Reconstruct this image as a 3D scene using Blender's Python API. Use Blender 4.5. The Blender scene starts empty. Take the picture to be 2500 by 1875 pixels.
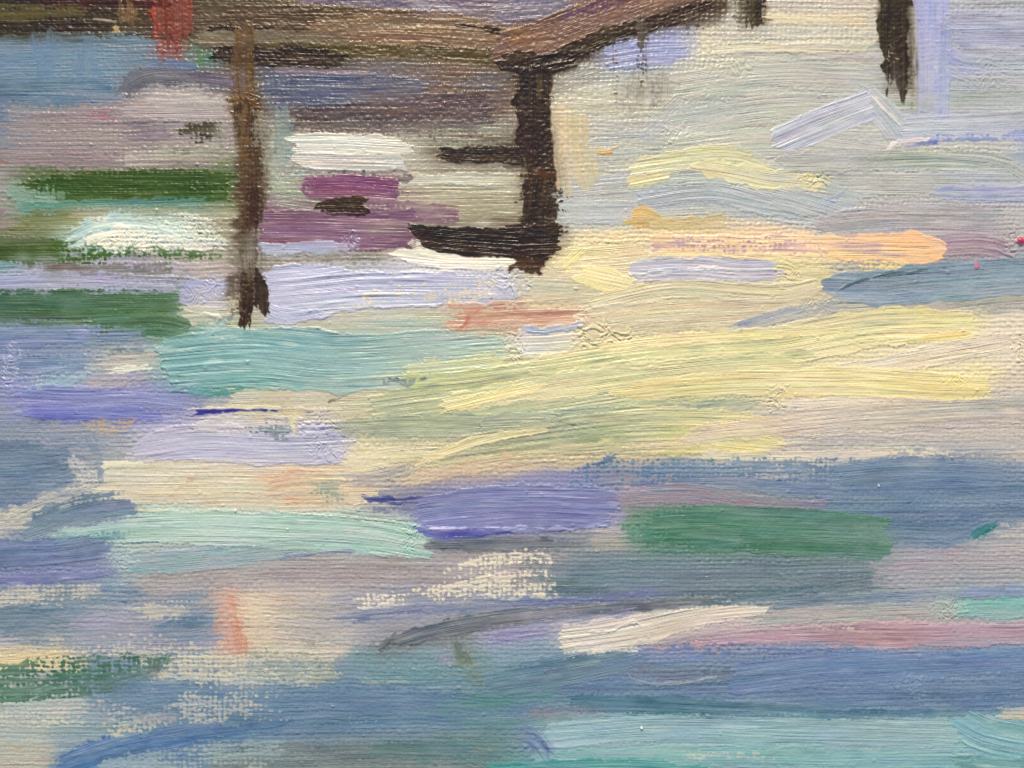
import bpy, math
import numpy as np

# ------------------------------------------------------------------ camera, world, light
SC = bpy.context.scene
PX = 0.00008            # metres per unit of the painting's own layout grid
W, HGT = 2500.0, 1875.0
MARGIN = 200.0
STEP = 2.25

cam_d = bpy.data.cameras.new('camera')
cam_d.sensor_fit = 'HORIZONTAL'
cam_d.sensor_width = 36.0
cam_d.lens = 30.0
cam_d.clip_start = 0.005
cam_d.clip_end = 50.0
cam = bpy.data.objects.new('camera', cam_d)
SC.collection.objects.link(cam)
CAM_DIST = W * PX * cam_d.lens / cam_d.sensor_width
cam.location = (0.0, -CAM_DIST, 1.5)
cam.rotation_euler = (math.radians(90), 0, 0)
SC.camera = cam

world = bpy.data.worlds.new('World')
SC.world = world
world.use_nodes = True
bg = world.node_tree.nodes['Background']
bg.inputs['Color'].default_value = (0.86, 0.95, 1.08, 1)
bg.inputs['Strength'].default_value = 0.50

def area_lamp(name, loc, target, size, power, color):
    d = bpy.data.lights.new(name, 'AREA')
    d.shape = 'DISK'; d.size = size; d.energy = power; d.color = color
    o = bpy.data.objects.new(name, d)
    SC.collection.objects.link(o)
    o.location = loc
    v = [t - l for t, l in zip(target, loc)]
    n = math.sqrt(sum(a * a for a in v)); v = [a / n for a in v]
    o.rotation_euler = (math.acos(-v[2]), 0, math.atan2(v[1], v[0]) - math.pi / 2)
    return o

# one warm gallery spot above the picture
area_lamp('gallery_lamp', (-0.20, -1.25, 1.5 + 1.98), (0, 0, 1.5), 0.11, 74.0, (1.0, 0.84, 0.64))

SC.view_settings.view_transform = 'Standard'
SC.view_settings.look = 'None'
SC.view_settings.exposure = 0.0
SC.view_settings.gamma = 1.0
SC.view_settings.use_curve_mapping = False
SC.cycles.max_bounces = 4
SC.cycles.pixel_filter_type = 'BLACKMAN_HARRIS'
SC.cycles.filter_width = 1.1

# display value of a flat white surface under that light (used to turn seen colours into pigments)
LIGHT = np.array([1.0, 0.96, 0.91])
SHEEN = 0.016           # what the varnish mirrors from the room even on black paint
# ------------------------------------------------------------------ SIM BEGIN
# The picture is laid down stroke by stroke: every stroke leaves pigment and relief where it touches.
NX = int((W + 2 * MARGIN) / STEP) + 1
NY = int((HGT + 2 * MARGIN) / STEP) + 1
xs = -MARGIN + STEP * np.arange(NX)
ys = -MARGIN + STEP * np.arange(NY)
GX, GY = np.meshgrid(xs, ys)
GX = GX.astype(np.float32); GY = GY.astype(np.float32)
RNG = np.random.RandomState(7)
TAB = RNG.rand(512, 512).astype(np.float32) * 2 - 1

def noise(a, b, seed=0):
    a = a + seed * 17.37; b = b + seed * 9.71
    ia = np.floor(a); ib = np.floor(b)
    fa = (a - ia).astype(np.float32); fb = (b - ib).astype(np.float32)
    ia = ia.astype(np.int32) & 511; ib = ib.astype(np.int32) & 511
    fa = fa * fa * (3 - 2 * fa); fb = fb * fb * (3 - 2 * fb)
    ja = (ia + 1) & 511; jb = (ib + 1) & 511
    t0 = TAB[ib, ia] * (1 - fa) + TAB[ib, ja] * fa
    t1 = TAB[jb, ia] * (1 - fa) + TAB[jb, ja] * fa
    return t0 * (1 - fb) + t1 * fb

def sstep(a, b, x):
    t = np.clip((x - a) / (b - a), 0, 1)
    return t * t * (3 - 2 * t)

def blur(A, r):
    """box blur of a 2-d array, r in cells, edges clamped"""
    r = int(r)
    if r < 1:
        return A
    for ax in (0, 1):
        P = np.pad(A, [(r + 1, r) if k == ax else (0, 0) for k in (0, 1)], mode='edge')
        c = np.cumsum(P, axis=ax, dtype=np.float64)
        n = A.shape[ax]
        hi = np.take(c, range(2 * r + 1, 2 * r + 1 + n), axis=ax)
        lo = np.take(c, range(0, n), axis=ax)
        A = ((hi - lo) / (2 * r + 1)).astype(np.float32)
    return A

def smear(A, rx, ry):
    for ax, r in ((1, rx), (0, ry)):
        P = np.pad(A, [(r + 1, r) if k == ax else (0, 0) for k in (0, 1)], mode='edge')
        c = np.cumsum(P, axis=ax, dtype=np.float64); n = A.shape[ax]
        A = ((np.take(c, range(2 * r + 1, 2 * r + 1 + n), axis=ax) - np.take(c, range(0, n), axis=ax)) / (2 * r + 1)).astype(np.float32)
    return A

# ---- linen: a plain weave of uneven threads
def linen():
    jx = GX + 3.0 * noise(GX / 90, GY / 60, 3) + 2.0 * noise(GX / 17, GY / 11, 4)
    jy = GY + 3.0 * noise(GX / 60, GY / 90, 5) + 2.0 * noise(GX / 11, GY / 17, 6)
    px, py = 12.4, 10.8
    kx = np.floor(jx / px); ky = np.floor(jy / py)
    tx = 0.85 + 0.45 * noise(kx + .5, GY / 200, 8); ty = 0.85 + 0.45 * noise(GX / 200, ky + .5, 9)
    A = np.abs(np.sin(np.pi * jx / px)) ** .7 * (.58 + .42 * np.cos(np.pi * (jy / py - .5) + np.pi * kx)) * tx
    B = np.abs(np.sin(np.pi * jy / py)) ** .7 * (.58 - .42 * np.cos(np.pi * (jx / px - .5) + np.pi * ky)) * ty
    return np.maximum(A, B).astype(np.float32)

WEAVE = linen()
wm = float(WEAVE.mean())
TOOTH = ((WEAVE - wm) / float(WEAVE.std())).astype(np.float32) * .45     # about -1..1, peaks positive
H = (WEAVE - wm) * 2.9
GROUND_COL = np.array([226, 212, 182], np.float32)
C = np.ones((NY, NX, 3), np.float32) * GROUND_COL
C += (noise(GX / 40, GY / 40, 11) * 5)[..., None]
OWN = np.zeros((NY, NX), np.int32)          # 0 = primed canvas ground
GLOSS = np.zeros((NY, NX), np.float32)
FRAMES = {}                                 # part -> its window and its own along / across the bristles
PARTS = []                                  # (name, label)

def catmull(pts, seg=20.0):
    P = np.array(pts, np.float64)
    if len(P) == 2:
        n = max(2, int(np.hypot(*(P[1, :2] - P[0, :2])) / 60) + 1)
        t = np.linspace(0, 1, n)[:, None]
        return P[0] * (1 - t) + P[1] * t
    Q = np.vstack([2 * P[0] - P[1], P, 2 * P[-1] - P[-2]])
    out = []
    for i in range(1, len(Q) - 2):
        n = max(2, int(np.hypot(*(Q[i + 1, :2] - Q[i, :2])) / seg))
        for t in np.arange(n) / n:
            p0, p1, p2, p3 = Q[i - 1], Q[i], Q[i + 1], Q[i + 2]
            out.append(.5 * ((2 * p1) + (-p0 + p2) * t + (2 * p0 - 5 * p1 + 4 * p2 - p3) * t * t
                             + (-p0 + 3 * p1 - 3 * p2 + p3) * t ** 3))
    out.append(P[-1])
    return np.array(out)

PRE = {
    't': dict(thick=.85, fill=.22, load=(1.15, .95), dry=.55, mix=.38, rag=6, soft=4, ridge=.1, op=.95, jit=9, fray=1.15),
    'm': dict(thick=1.7, fill=.6, load=(1.55, 1.2), dry=.52, mix=.28, rag=5, soft=2, ridge=.35, op=1, jit=11, fray=1.05),
    'i': dict(thick=3.4, fill=.9, load=(2.1, 1.8), dry=.25, mix=.22, rag=4, soft=2, ridge=.38, op=1, jit=11, fray=.8),
    'd': dict(thick=.9, fill=.2, load=(.75, .15), dry=1.0, mix=.15, rag=9, soft=3, ridge=.1, op=1, jit=9, fray=.5),
    's': dict(thick=.5, fill=.25, load=(.95, .8), dry=.55, mix=.4, rag=12, soft=16, ridge=0, op=.85, jit=7, fray=.3),
}
UNDER = []          # remembered for the underpainting
STROKES = []

SAT = .80           # studio pigments as seen are greyer than their names

def tone(c):
    c = np.array(c, np.float64)
    l = float(c @ np.array([.3, .59, .11]))
    return tuple(l + SAT * (c - l))

def S(label, col, pts, w, k='m', **o):
    col = tone(col)
    for q in ('c2', 'c3'):
        if q in o:
            o[q] = tone(o[q])
    if 'fleck' in o:
        o['fleck'] = (tone(o['fleck'][0]), o['fleck'][1])
    STROKES.append((label, col, pts, w, k, o))

def stroke_frame(pts, w, pad):
    """window of grid cells around a path and each cell's (u along, lat across) in the stroke's own frame"""
    P = [tuple(p[:2]) for p in pts]
    ws = [w] * len(P) if np.isscalar(w) else list(w)
    if len(ws) != len(P):
        ws = list(np.interp(np.linspace(0, 1, len(P)), np.linspace(0, 1, len(ws)), ws))
    Q = catmull([(a[0], a[1], b) for a, b in zip(P, ws)])
    x0 = Q[:, 0].min(); x1 = Q[:, 0].max(); y0 = Q[:, 1].min(); y1 = Q[:, 1].max()
    r = Q[:, 2].max() / 2 + pad
    i0 = max(0, int((x0 - r + MARGIN) / STEP)); i1 = min(NX, int((x1 + r + MARGIN) / STEP) + 2)
    j0 = max(0, int((y0 - r + MARGIN) / STEP)); j1 = min(NY, int((y1 + r + MARGIN) / STEP) + 2)
    if i1 <= i0 + 2 or j1 <= j0 + 2:
        return None
    sl = (slice(j0, j1), slice(i0, i1))
    X = GX[sl]; Y = GY[sl]
    best = np.full(X.shape, 1e9, np.float32)
    U = np.zeros_like(X); LAT = np.zeros_like(X); HW = np.zeros_like(X)
    acc = 0.0
    n = len(Q) - 1
    for i in range(n):
        ax, ay, aw = Q[i]; bx, by, bw = Q[i + 1]
        dx, dy = bx - ax, by - ay
        ln = math.hypot(dx, dy)
        if ln < 1e-6:
            continue
        tx, ty = dx / ln, dy / ln
        s = (X - ax) * tx + (Y - ay) * ty
        lo = -1e6 if i == 0 else 0.0
        hi = 1e6 if i == n - 1 else ln
        sc = np.clip(s, lo, hi)
        l = (X - ax) * -ty + (Y - ay) * tx
        ex = s - sc
        d2 = l * l + ex * ex
        m = d2 < best
        best = np.where(m, d2, best)
        U = np.where(m, acc + sc, U)
        LAT = np.where(m, np.sign(l) * np.sqrt(d2), LAT)
        HW = np.where(m, (aw + (bw - aw) * np.clip(s / ln, 0, 1)) * .5, HW)
        acc += ln
    return sl, X, Y, U, LAT, HW, acc

def lay(idx, label, col, pts, w, k, o):
    global H, C
    p = dict(PRE[k]); p.update(o)
    fr = stroke_frame(pts, w, 20)
    if fr is None:
        return
    sl, X, Y, U, LAT, HW, L = fr
    sd = idx * 3.1 + 1
    if np.mean(col) < 68:
        p['mix'] *= .3; p['jit'] *= .6
    LT0 = LAT
    LAT = LAT + np.minimum(.13 * HW, 6) * noise(U / 110, sd + LAT * 0, sd + 20) + np.minimum(.08 * HW, 4) * noise(U / 38, LAT / 50, sd + 21)
    wob = 2.2 * noise(U / 170, LT0 / 70, sd + .5) + .5 * noise(U / 40, LT0 / 20, sd + .7)
    lw = LT0 + wob
    b1 = noise(U / 210, lw / 4.3, sd); b2 = noise(U / 340, lw / 11, sd + 1); b3 = noise(U / 60, lw / 3.4, sd + 2)
    b4 = noise(U / 420, lw / 26, sd + 2.5)
    br = .42 * b1 + .36 * b2 + .26 * b3 + .3 * b4            # pigment and coverage streaks
    cr = np.clip(1 - 1.9 * np.abs(noise(U / 240, lw / 6.2, sd + 2.2)), 0, 1) ** 1.5
    rl = 1.15 * (cr - .3) + .45 * b1 + .4 * b2 + .3 * b3      # bristle furrows
    rl = rl * (.3 + .7 * sstep(-.4, .5, noise(U / 130, LAT / 40, sd + 2.8) + .12))
    cap = p.get('cap', (.35, .35))
    v = np.clip(np.abs(LAT) / np.maximum(HW, 1), 0, 1)
    arc = 1 - np.sqrt(np.clip(1 - v ** 2.1, 0, 1))
    er = 1.3 * p.get('endrag', 12) + 3
    rg = p['rag']
    e = HW - np.abs(LAT) + rg * noise(U / 30, np.sign(LAT) * 3 + sd, sd + 3) + .6 * rg * noise(X / 9, Y / 9, sd + 4)
    jg = p.get('jag', 0)
    if jg:
        e = e + jg * (1.3 * np.abs(noise(U / 37, np.sign(LAT) * 5 + sd, sd + 3.5)) - .6 + .7 * noise(U / 13, np.sign(LAT) * 7 + sd, sd + 3.7) * sstep(-.2, .5, noise(U / 70, np.sign(LAT) * 9 + sd, sd + 3.9)))
    st = U - cap[0] * HW * arc + er * noise(lw / 7, U / 60, sd + 5) + .8 * er * noise(lw / 23, U * 0, sd + 6)
    en = L - U - cap[1] * HW * arc + er * noise(lw / 7, U / 60, sd + 7) + .8 * er * noise(lw / 23, U * 0, sd + 8)
    sk = p.get('skew')          # slanted ends, in units along per unit across
    if sk:
        st = st - sk[0] * LAT; en = en - sk[1] * LAT
    se = p.get('endsoft', p['soft'])
    d = np.minimum(e, np.minimum(st, en))
    geo = sstep(-p['soft'], p['soft'], e) * sstep(-se, se, np.minimum(st, en))
    t = np.clip(U / max(L, 1), 0, 1)
    ld = p['load']
    load = np.interp(t, np.linspace(0, 1, len(ld)), ld).astype(np.float32)
    dry = p['dry']
    lowf = noise(U / 90, LAT / 30, sd + 9)
    valley = -TOOTH[sl]
    fy = p.get('fray', .8) * np.clip(HW / 32, .15, 1)
    fr = fy * (sstep(21, 0, e + 7 * b2 + 4 * lowf) * .9 + sstep(34, 0, np.minimum(st, en) + 16 * b2 + 8 * b1) * .8)
    cov = sstep(-.28, .28, load - .45 - fr + dry * (.75 * br + .45 * lowf) + .35 * b1 * fr
                - dry * (.62 * valley + .55 * noise(X / 7, Y / 5.5, sd + 10) + .3 * noise(X / 16, Y / 10, sd + 10.5)))
    a = geo * cov
    # pigment
    Cw = C[sl]
    base = np.array(col, np.float32)
    colr = np.broadcast_to(base, Cw.shape)
    if 'c2' in p:
        g = p.get('g', 'u')
        if g == 'u':
            tt = sstep(.1, .9, t + .12 * br)
        else:
            tt = sstep(-.6, .6, LAT / np.maximum(HW, 1) + .5 * br)
        if 'c3' in p:
            c3 = np.array(p['c3'], np.float32); c2 = np.array(p['c2'], np.float32)
            q = tt[..., None]
            colr = np.where(q < .5, base * (1 - 2 * q) + c2 * 2 * q, c2 * (2 - 2 * q) + c3 * (2 * q - 1))
        else:
            colr = base * (1 - tt[..., None]) + np.array(p['c2'], np.float32) * tt[..., None]
    mot = noise(X / 26, Y / 12, sd + 15)
    jt = p['jit']
    colr = colr + (jt * (1.5 * br + .8 * lowf + .5 * mot))[..., None]
    colr = colr + jt * .55 * np.stack([noise(U / 130, lw / 16, sd + 16), .6 * noise(U / 130, lw / 16, sd + 17), noise(U / 110, lw / 20, sd + 18)], -1)
    if 'fleck' in p:            # streaks of a second pigment picked up by the bristles
        fc, fa = p['fleck']
        f = sstep(1 - fa, 1 - fa + .35, .5 + .5 * noise(U / 60, lw / 9, sd + 12) + .15 * br)
        colr = colr * (1 - f[..., None]) + np.array(fc, np.float32) * f[..., None]
    mx = np.clip(p['mix'] * (.75 + .5 * t) * (1 + 2.2 * br + 1.0 * lowf + .6 * mot), 0, .9)
    und = np.stack([smear(Cw[..., q], *((9, 1) if abs(pts[-1][0] - pts[0][0]) > abs(pts[-1][1] - pts[0][1]) else (1, 9))) for q in range(3)], -1)
    colr = colr * (1 - mx[..., None]) + und * mx[..., None]
    ac = (a * p['op'])[..., None]
    C[sl] = Cw * (1 - ac) + colr * ac
    # relief
    Hw = H[sl]
    Hm = blur(Hw, 4)
    th = p['thick'] * .95
    sw = 0
    if p.get('chat'):           # chatter: cross ridges where a loaded brush was lifted
        f = p['chat'] * sstep(.72, .98, t)
        sw = f * np.abs(noise(U / 9, lw / 16, sd + 13)) * 2.2
    Hn = (1 - p['fill']) * Hw + p['fill'] * Hm + th * (.35 + .72 * rl + sw) \
        + p['ridge'] * th * (.75 + .6 * noise(U / 30, LAT / 30, sd + 14)) * np.exp(-((d - 3.0) / 3.2) ** 2)
    H[sl] = Hw * (1 - a) + Hn * a
    PARTS.append(('brush_stroke', label))
    OWN[sl] = np.where(a * p['op'] > .5, len(PARTS), OWN[sl])
    FRAMES[len(PARTS)] = (sl, U.astype(np.float32), lw.astype(np.float32), p.get('comb', {'t': .8, 'm': .95, 'i': 1.0, 'd': .6, 's': .5}[k]))
    GLOSS[sl] = GLOSS[sl] * (1 - a) + p.get('gloss', 0.0) * a

def lump(label, x, y, rx, ry, amp, col=None, per=(16, 9), op=.6, seed=1):
    """crumbled crust of paint pulled up in little ridges"""
    r = max(rx, ry) * 1.4
    i0 = max(0, int((x - r + MARGIN) / STEP)); i1 = min(NX, int((x + r + MARGIN) / STEP) + 2)
    j0 = max(0, int((y - r + MARGIN) / STEP)); j1 = min(NY, int((y + r + MARGIN) / STEP) + 2)
    if i1 <= i0 + 2 or j1 <= j0 + 2:
        return
    sl = (slice(j0, j1), slice(i0, i1))
    X, Y = GX[sl], GY[sl]
    q = np.sqrt(((X - x) / rx) ** 2 + ((Y - y) / ry) ** 2) + .45 * noise(X / 22, Y / 15, seed) + .25 * noise(X / 8, Y / 8, seed + 1)
    a = sstep(1.1, .55, q)
    wx = X + 10 * noise(X / 26, Y / 20, seed + 2); wy = Y + 8 * noise(X / 26, Y / 20, seed + 3)
    f = 2.1 * (noise(wx / (per[0] * 2.1), wy / (per[1] * 1.7), seed + 4) + .35 * noise(wx / per[0], wy / per[1], seed + 6)) + (Y - y) / (per[1] * 2.6)
    rd = f - np.floor(f)                                       # overlapping torn flakes, steep on one side
    rd = np.where(rd < .82, rd / .82, (1 - rd) / .18) ** 1.5 + .3 * noise(wx / 7, wy / 5, seed + 5) - .3
    H[sl] = H[sl] + a * amp * .62 * rd
    if col is not None:
        aa = (a * op * np.clip(.4 + rd, 0, 1))[..., None]
        C[sl] = C[sl] * (1 - aa) + np.array(col, np.float32) * aa
    PARTS.append(('paint_lump', label))
    OWN[sl] = np.where(a > .5, len(PARTS), OWN[sl])

def bead(label, x, y, r, col, amp=9):
    i0 = int((x - 2 * r + MARGIN) / STEP); i1 = min(NX, int((x + 2 * r + MARGIN) / STEP) + 2)
    j0 = int((y - 2 * r + MARGIN) / STEP); j1 = min(NY, int((y + 2 * r + MARGIN) / STEP) + 2)
    sl = (slice(j0, j1), slice(i0, i1))
    X, Y = GX[sl], GY[sl]
    q = np.sqrt((X - x) ** 2 + ((Y - y) * .85) ** 2) / r + .18 * noise(X / 9, Y / 9, x)
    a = sstep(1.1, .9, q)
    H[sl] += np.sqrt(np.clip(1.1 - q, 0, 1)) * amp
    C[sl] = C[sl] * (1 - a[..., None]) + np.array(col, np.float32) * a[..., None]
    PARTS.append(('paint_bead', label))
    OWN[sl] = np.where(a > .5, len(PARTS), OWN[sl])
def LMP(label, x, y, rx, ry, amp, col=None, **o):
    STROKES.append((label, (x, y, rx, ry, amp, col), None, None, 'lump', o))

def BEAD(label, x, y, r, col, amp=9):
    STROKES.append((label, (x, y, r, col, amp), None, None, 'bead', {}))

# ---- broad first passages, upper half
S('mauve grey passage below the blue patch', (142, 129, 131), [(-225, 340), (560, 330)], 190, 't', c2=(150, 136, 136))
S('grey beige passage between the two front posts', (163, 157, 138), [(640, 370), (1270, 370)], 170, 't', c2=(168, 162, 140))
S('brown mauve passage under the pier deck', (118, 92, 80), [(860, 215), (1260, 230)], 150, 't', fleck=((150, 112, 92), .35), gloss=.7)
S('olive beige passage left of the middle post', (168, 160, 128), [(900, 510), (1290, 505)], 150, 'm', thick=1.2, fleck=((200, 192, 165), .4))
S('pale grey green passage right of the middle post', (184, 182, 168), [(1340, 330), (1900, 300)], 330, 't', c2=(184, 183, 172))
S('pale grey green passage around the far posts', (186, 184, 171), [(1780, 250), (2290, 260)], 300, 'm', thick=1.0, c2=(182, 182, 174))
S('grey passage at the upper right edge', (174, 178, 184), [(2280, 190), (2725, 200)], 220, 'm', thick=.8, c2=(176, 179, 184))
S('grey green passage under the grey zigzag', (179, 180, 172), [(1880, 420), (2725, 425)], 130, 'm', thick=1.1, c2=(180, 185, 184))
S('blue grey passage above the peach stroke', (178, 182, 180), [(1360, 500), (1800, 470), (2100, 510)], 130, 'm', thick=1.1, c2=(178, 184, 184))
S('beige passage below the middle post', (194, 187, 158), [(560, 770), (1300, 775)], 110, 'm', thick=1.0)
S('warm beige passage left of the blue point', (214, 198, 158), [(1290, 740), (1700, 715), (2060, 740)], 150, 'm', thick=1.3)
S('grey green smear below the middle post', (188, 186, 160), [(1250, 700), (1500, 715)], 70, 't')
S('pale sand passage left of the yellow strokes', (204, 192, 158), [(560, 985), (1330, 960)], 110, 'm', thick=1.1, c2=(208, 198, 150))
S('beige grey passage beneath the right yellow stroke', (196, 185, 172), [(1780, 1090), (2725, 1010)], 180, 't', c2=(190, 182, 172), thick=.5)
S('cream passage above the mint stroke', (216, 203, 172), [(230, 1180), (950, 1185)], 130, 'm', thick=1.4, c2=(220, 200, 165))
S('blue grey passage on the left edge', (128, 143, 168), [(-225, 1080), (330, 1060)], 170, 't', c2=(158, 160, 168))
S('blue passage on the left edge under periwinkle', (104, 128, 160), [(-225, 1170), (210, 1150)], 170, 't', fleck=((140, 146, 158), .3))
S('mauve grey band under the mint stroke', (164, 154, 158), [(330, 1400), (760, 1380), (1400, 1395)], 100, 't', thick=.9, c2=(158, 150, 150))
S('steel blue passage under the emerald stroke', (103, 127, 142), [(1330, 1425), (1800, 1420), (2160, 1410)], 130, 't', thick=.9, c2=(112, 130, 142))
S('pinkish grey passage on the right edge', (168, 158, 165), [(2120, 1385), (2725, 1370)], 130, 't', thick=.5, c2=(178, 168, 166))
S('pale grey passage right of the lower left', (171, 166, 170), [(720, 1520), (1400, 1500)], 130, 't', thick=.6)
S('warm sand passage right of the salmon dab', (212, 192, 163), [(560, 1500), (830, 1530)], 150, 't', c2=(176, 168, 160))
S('steel grey passage at lower left', (113, 136, 155), [(-225, 1530), (260, 1515)], 120, 't', c2=(140, 148, 160))
S('grey lavender passage at lower left', (152, 155, 172), [(150, 1530), (560, 1540)], 130, 't')
S('bare beige scumble at lower left', (204, 193, 164), [(330, 1640), (820, 1620)], 120, 'd', load=(.8, .7), op=.88, dry=1.1, mix=.2)
S('deep blue passage along the bottom', (98, 131, 160), [(250, 1720), (700, 1735), (1330, 1700)], 150, 't', c2=(94, 128, 158), thick=.6)
S('blue passage across the lower right', (103, 131, 165), [(1250, 1690), (1800, 1680), (2725, 1660)], 170, 't', thick=.9, c2=(100, 130, 168))
S('grey green passage at the bottom edge', (112, 128, 128), [(560, 1880), (1250, 1870)], 150, 't', thick=.5)
S('pale teal grey passage at bottom left', (156, 174, 170), [(-225, 1800), (330, 1790)], 130, 't', c2=(150, 168, 168))
S('pale teal passage at bottom right', (138, 174, 180), [(1300, 1820), (2400, 1815)], 150, 'm', thick=1.3, c2=(126, 176, 182))

# ---- top left: dark deck edge
S('dark brown band along the top left edge', (50, 40, 22), [(-225, 35), (660, 40)], 130, 'm', gloss=.8, rag=3, c2=(70, 54, 36))
S('olive stroke on the dark band', (98, 87, 50), [(-225, 30), (225, 33)], 44, 'm', gloss=.6, thick=1.0, rag=3)
S('dark red film at the top edge', (78, 30, 30), [(110, 0), (430, 0)], 26, 's', gloss=.8)
S('dark brown dab on the olive stroke', (58, 42, 32), [(212, 36), (290, 36)], 40, 's', gloss=.8, soft=6)
S('brown passage left of the first post', (92, 74, 54), [(470, 60), (860, 62)], 120, 'm', gloss=.8, c2=(96, 74, 46), thick=1.4)
S('grey brown stroke behind the first post', (122, 108, 88), [(480, 92), (840, 92)], 40, 'm', gloss=.6, thick=1.2, c2=(112, 102, 78), fleck=((160, 148, 125), .3))
S('crusted black brown line', (38, 27, 16), [(512, 67), (832, 69)], 13, 'm', rag=6, gloss=.9, load=(.9, 1.4))
S('tan stroke standing beside the red one', (128, 96, 60), [(312, 5), (316, 66)], 58, 'm', gloss=.8, rag=4, fleck=((165, 130, 85), .35))
S('yellow ochre fleck under the tan stroke', (188, 165, 95), [(280, 70), (312, 78)], 18, 'd', load=(.9, .6))
S('thin pale scratch on the dark band', (172, 158, 142), [(218, 46), (276, 53)], 6, 'm', rag=2)
S('sky blue patch below the dark band', (106, 132, 158), [(-225, 160), (386, 148)], 140, 'm', thick=1.0, rag=4, c2=(102, 138, 162), endrag=4, cap=(.1, .1), jit=5)
S('steel blue stroke under the sky blue patch', (94, 122, 148), [(-225, 228), (304, 226)], 82, 'm', thick=1.3, rag=4, c2=(96, 130, 156), cap=(.1, .15), endrag=4)
S('upright light blue touch', (100, 132, 168), [(112, 84), (112, 190)], 86, 't', rag=3, soft=3, thick=.5, cap=(.05, .3), endsoft=6)
S('second upright light blue touch', (98, 130, 166), [(212, 98), (212, 190)], 66, 's', soft=5)
S('grey blue rubbing at the left edge', (112, 132, 158), [(-225, 300), (45, 300)], 150, 't', thick=.5, c2=(108, 126, 150))
S('bright blue sliver beside the red stroke', (78, 124, 176), [(378, 160), (484, 160)], 26, 'm', thick=.8, rag=3)
S('red upright stroke', (160, 50, 38), [(420, -225), (422, 60), (424, 108)], [110, 104, 92], 'm', gloss=.8, rag=3.5, cap=(.1, .2), c2=(132, 56, 44), fleck=((180, 70, 54), .35), mix=.1)
S('bright red edge of the upright stroke', (182, 58, 44), [(368, 28), (382, 62), (388, 100)], [30, 24, 12], 'd', load=(.9, .6), gloss=.6)
S('brownish red foot of the red stroke', (126, 74, 64), [(426, 98), (428, 152)], 92, 't', rag=6, gloss=.5, fleck=((158, 72, 60), .3))
S('pointed red drip', (140, 60, 52), [(392, 120), (390, 166)], [22, 6], 't', gloss=.5)
S('dark maroon top of the red stroke', (86, 24, 26), [(335, 6), (430, 10)], 26, 's', soft=6, gloss=.9)
S('green dab by the first post', (92, 126, 84), [(484, 128), (490, 172)], 36, 'm', thick=1)
S('teal dab by the first post', (62, 128, 108), [(500, 146), (545, 152)], 34, 'm', thick=1, gloss=.3, c2=(100, 140, 128))

# ---- grey purples left of the first post
S('grey purple curve under the blue patch', (100, 100, 116), [(304, 226), (345, 195), (430, 186), (600, 206)], [70, 62, 60, 62], 'm', thick=1, rag=3, cap=(.1, .3), c2=(104, 98, 112))
S('slate underside of the grey purple curve', (92, 94, 112), [(310, 222), (352, 224)], 46, 't', rag=3)
S('pale pinkish grey stroke', (170, 155, 153), [(302, 262), (430, 262), (572, 258)], [62, 66, 70], 'm', thick=1.1, soft=3, c2=(176, 164, 160))
S('off white touch on the pinkish grey', (188, 182, 172), [(358, 236), (548, 250)], 34, 's', soft=8)  # paler pigment laid over the pinkish grey
S('dusty purple stroke', (132, 116, 128), [(285, 318), (446, 322)], 62, 't', thick=1.0)
S('rose pink dab', (168, 116, 128), [(204, 280), (284, 282)], 38, 't', soft=4, rag=5)
S('pinkish lower edge of the mauve passage', (152, 126, 132), [(42, 392), (330, 392)], 52, 't', fleck=((165, 120, 125), .3))
S('beige streak over the green stroke', (186, 176, 156), [(290, 388), (560, 384)], 46, 't', fleck=((205, 196, 178), .4))
S('dark olive smudge by the first post', (72, 64, 46), [(442, 332), (530, 322)], 52, 'd', load=(.75, .7), gloss=.6)
S('sage scumble by the first post', (118, 132, 106), [(535, 300), (545, 352)], 34, 's')
S('rust speck at the left edge', (146, 98, 76), [(-30, 372), (14, 376)], 50, 's')

# ---- green water at left
S('grey passage at the left edge', (150, 142, 138), [(-225, 455), (60, 455)], 70, 't')
S('pale sage triangle', (126, 162, 142), [(20, 475), (150, 490)], [80, 40], 'm', thick=.9)
S('dusty mauve block at the left edge', (152, 127, 138), [(-225, 525), (31, 525)], 88, 'm', cap=(0, .1), endrag=3, thick=1)
S('deep leaf green stroke', (56, 86, 30), [(58, 454), (300, 456), (562, 452)], [70, 78, 80], 'm', load=(1.0, 1.5, 1.6), rag=5, cap=(.5, .3), fleck=((84, 112, 52), .25), gloss=.35, mix=.12)
S('muted teal line under the green stroke', (88, 142, 132), [(60, 505), (300, 498), (505, 492)], [20, 26, 18], 'm', thick=1)
S('olive stroke under the teal line', (118, 126, 82), [(30, 545), (240, 540)], 72, 'm', thick=1, c2=(140, 142, 95))
S('khaki passage above the white crest', (168, 162, 128), [(190, 525), (575, 520)], 50, 't', c2=(160, 156, 126))
S('ochre tint beside the white crest', (196, 168, 120), [(195, 544), (262, 540)], 16, 's', soft=4)
S('moss green stroke reaching the left edge', (70, 90, 48), [(-225, 612), (170, 616)], 74, 'm', thick=1.1, c2=(78, 100, 46), gloss=.3)
S('bright green ragged stroke under the white crest', (70, 108, 44), [(130, 622), (330, 622), (532, 622)], [70, 44, 26], 'd', load=(1.3, .7, .9), gloss=.3, fleck=((96, 128, 70), .3))
S('pale aqua arc of the white crest', (178, 212, 208), [(166, 588), (250, 558), (340, 552), (440, 572)], [44, 64, 56, 40], 'm', rag=9, fray=1.0, load=(1.5, 1.3, 1.0), fleck=((225, 232, 215), .4), c2=(188, 212, 202))
S('cream foam of the white crest', (236, 229, 204), [(205, 590), (300, 580), (420, 582), (535, 590)], [30, 54, 56, 50], 'd', load=(1.1, 1.15, .8, .6), thick=2.4, rag=10)
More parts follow.
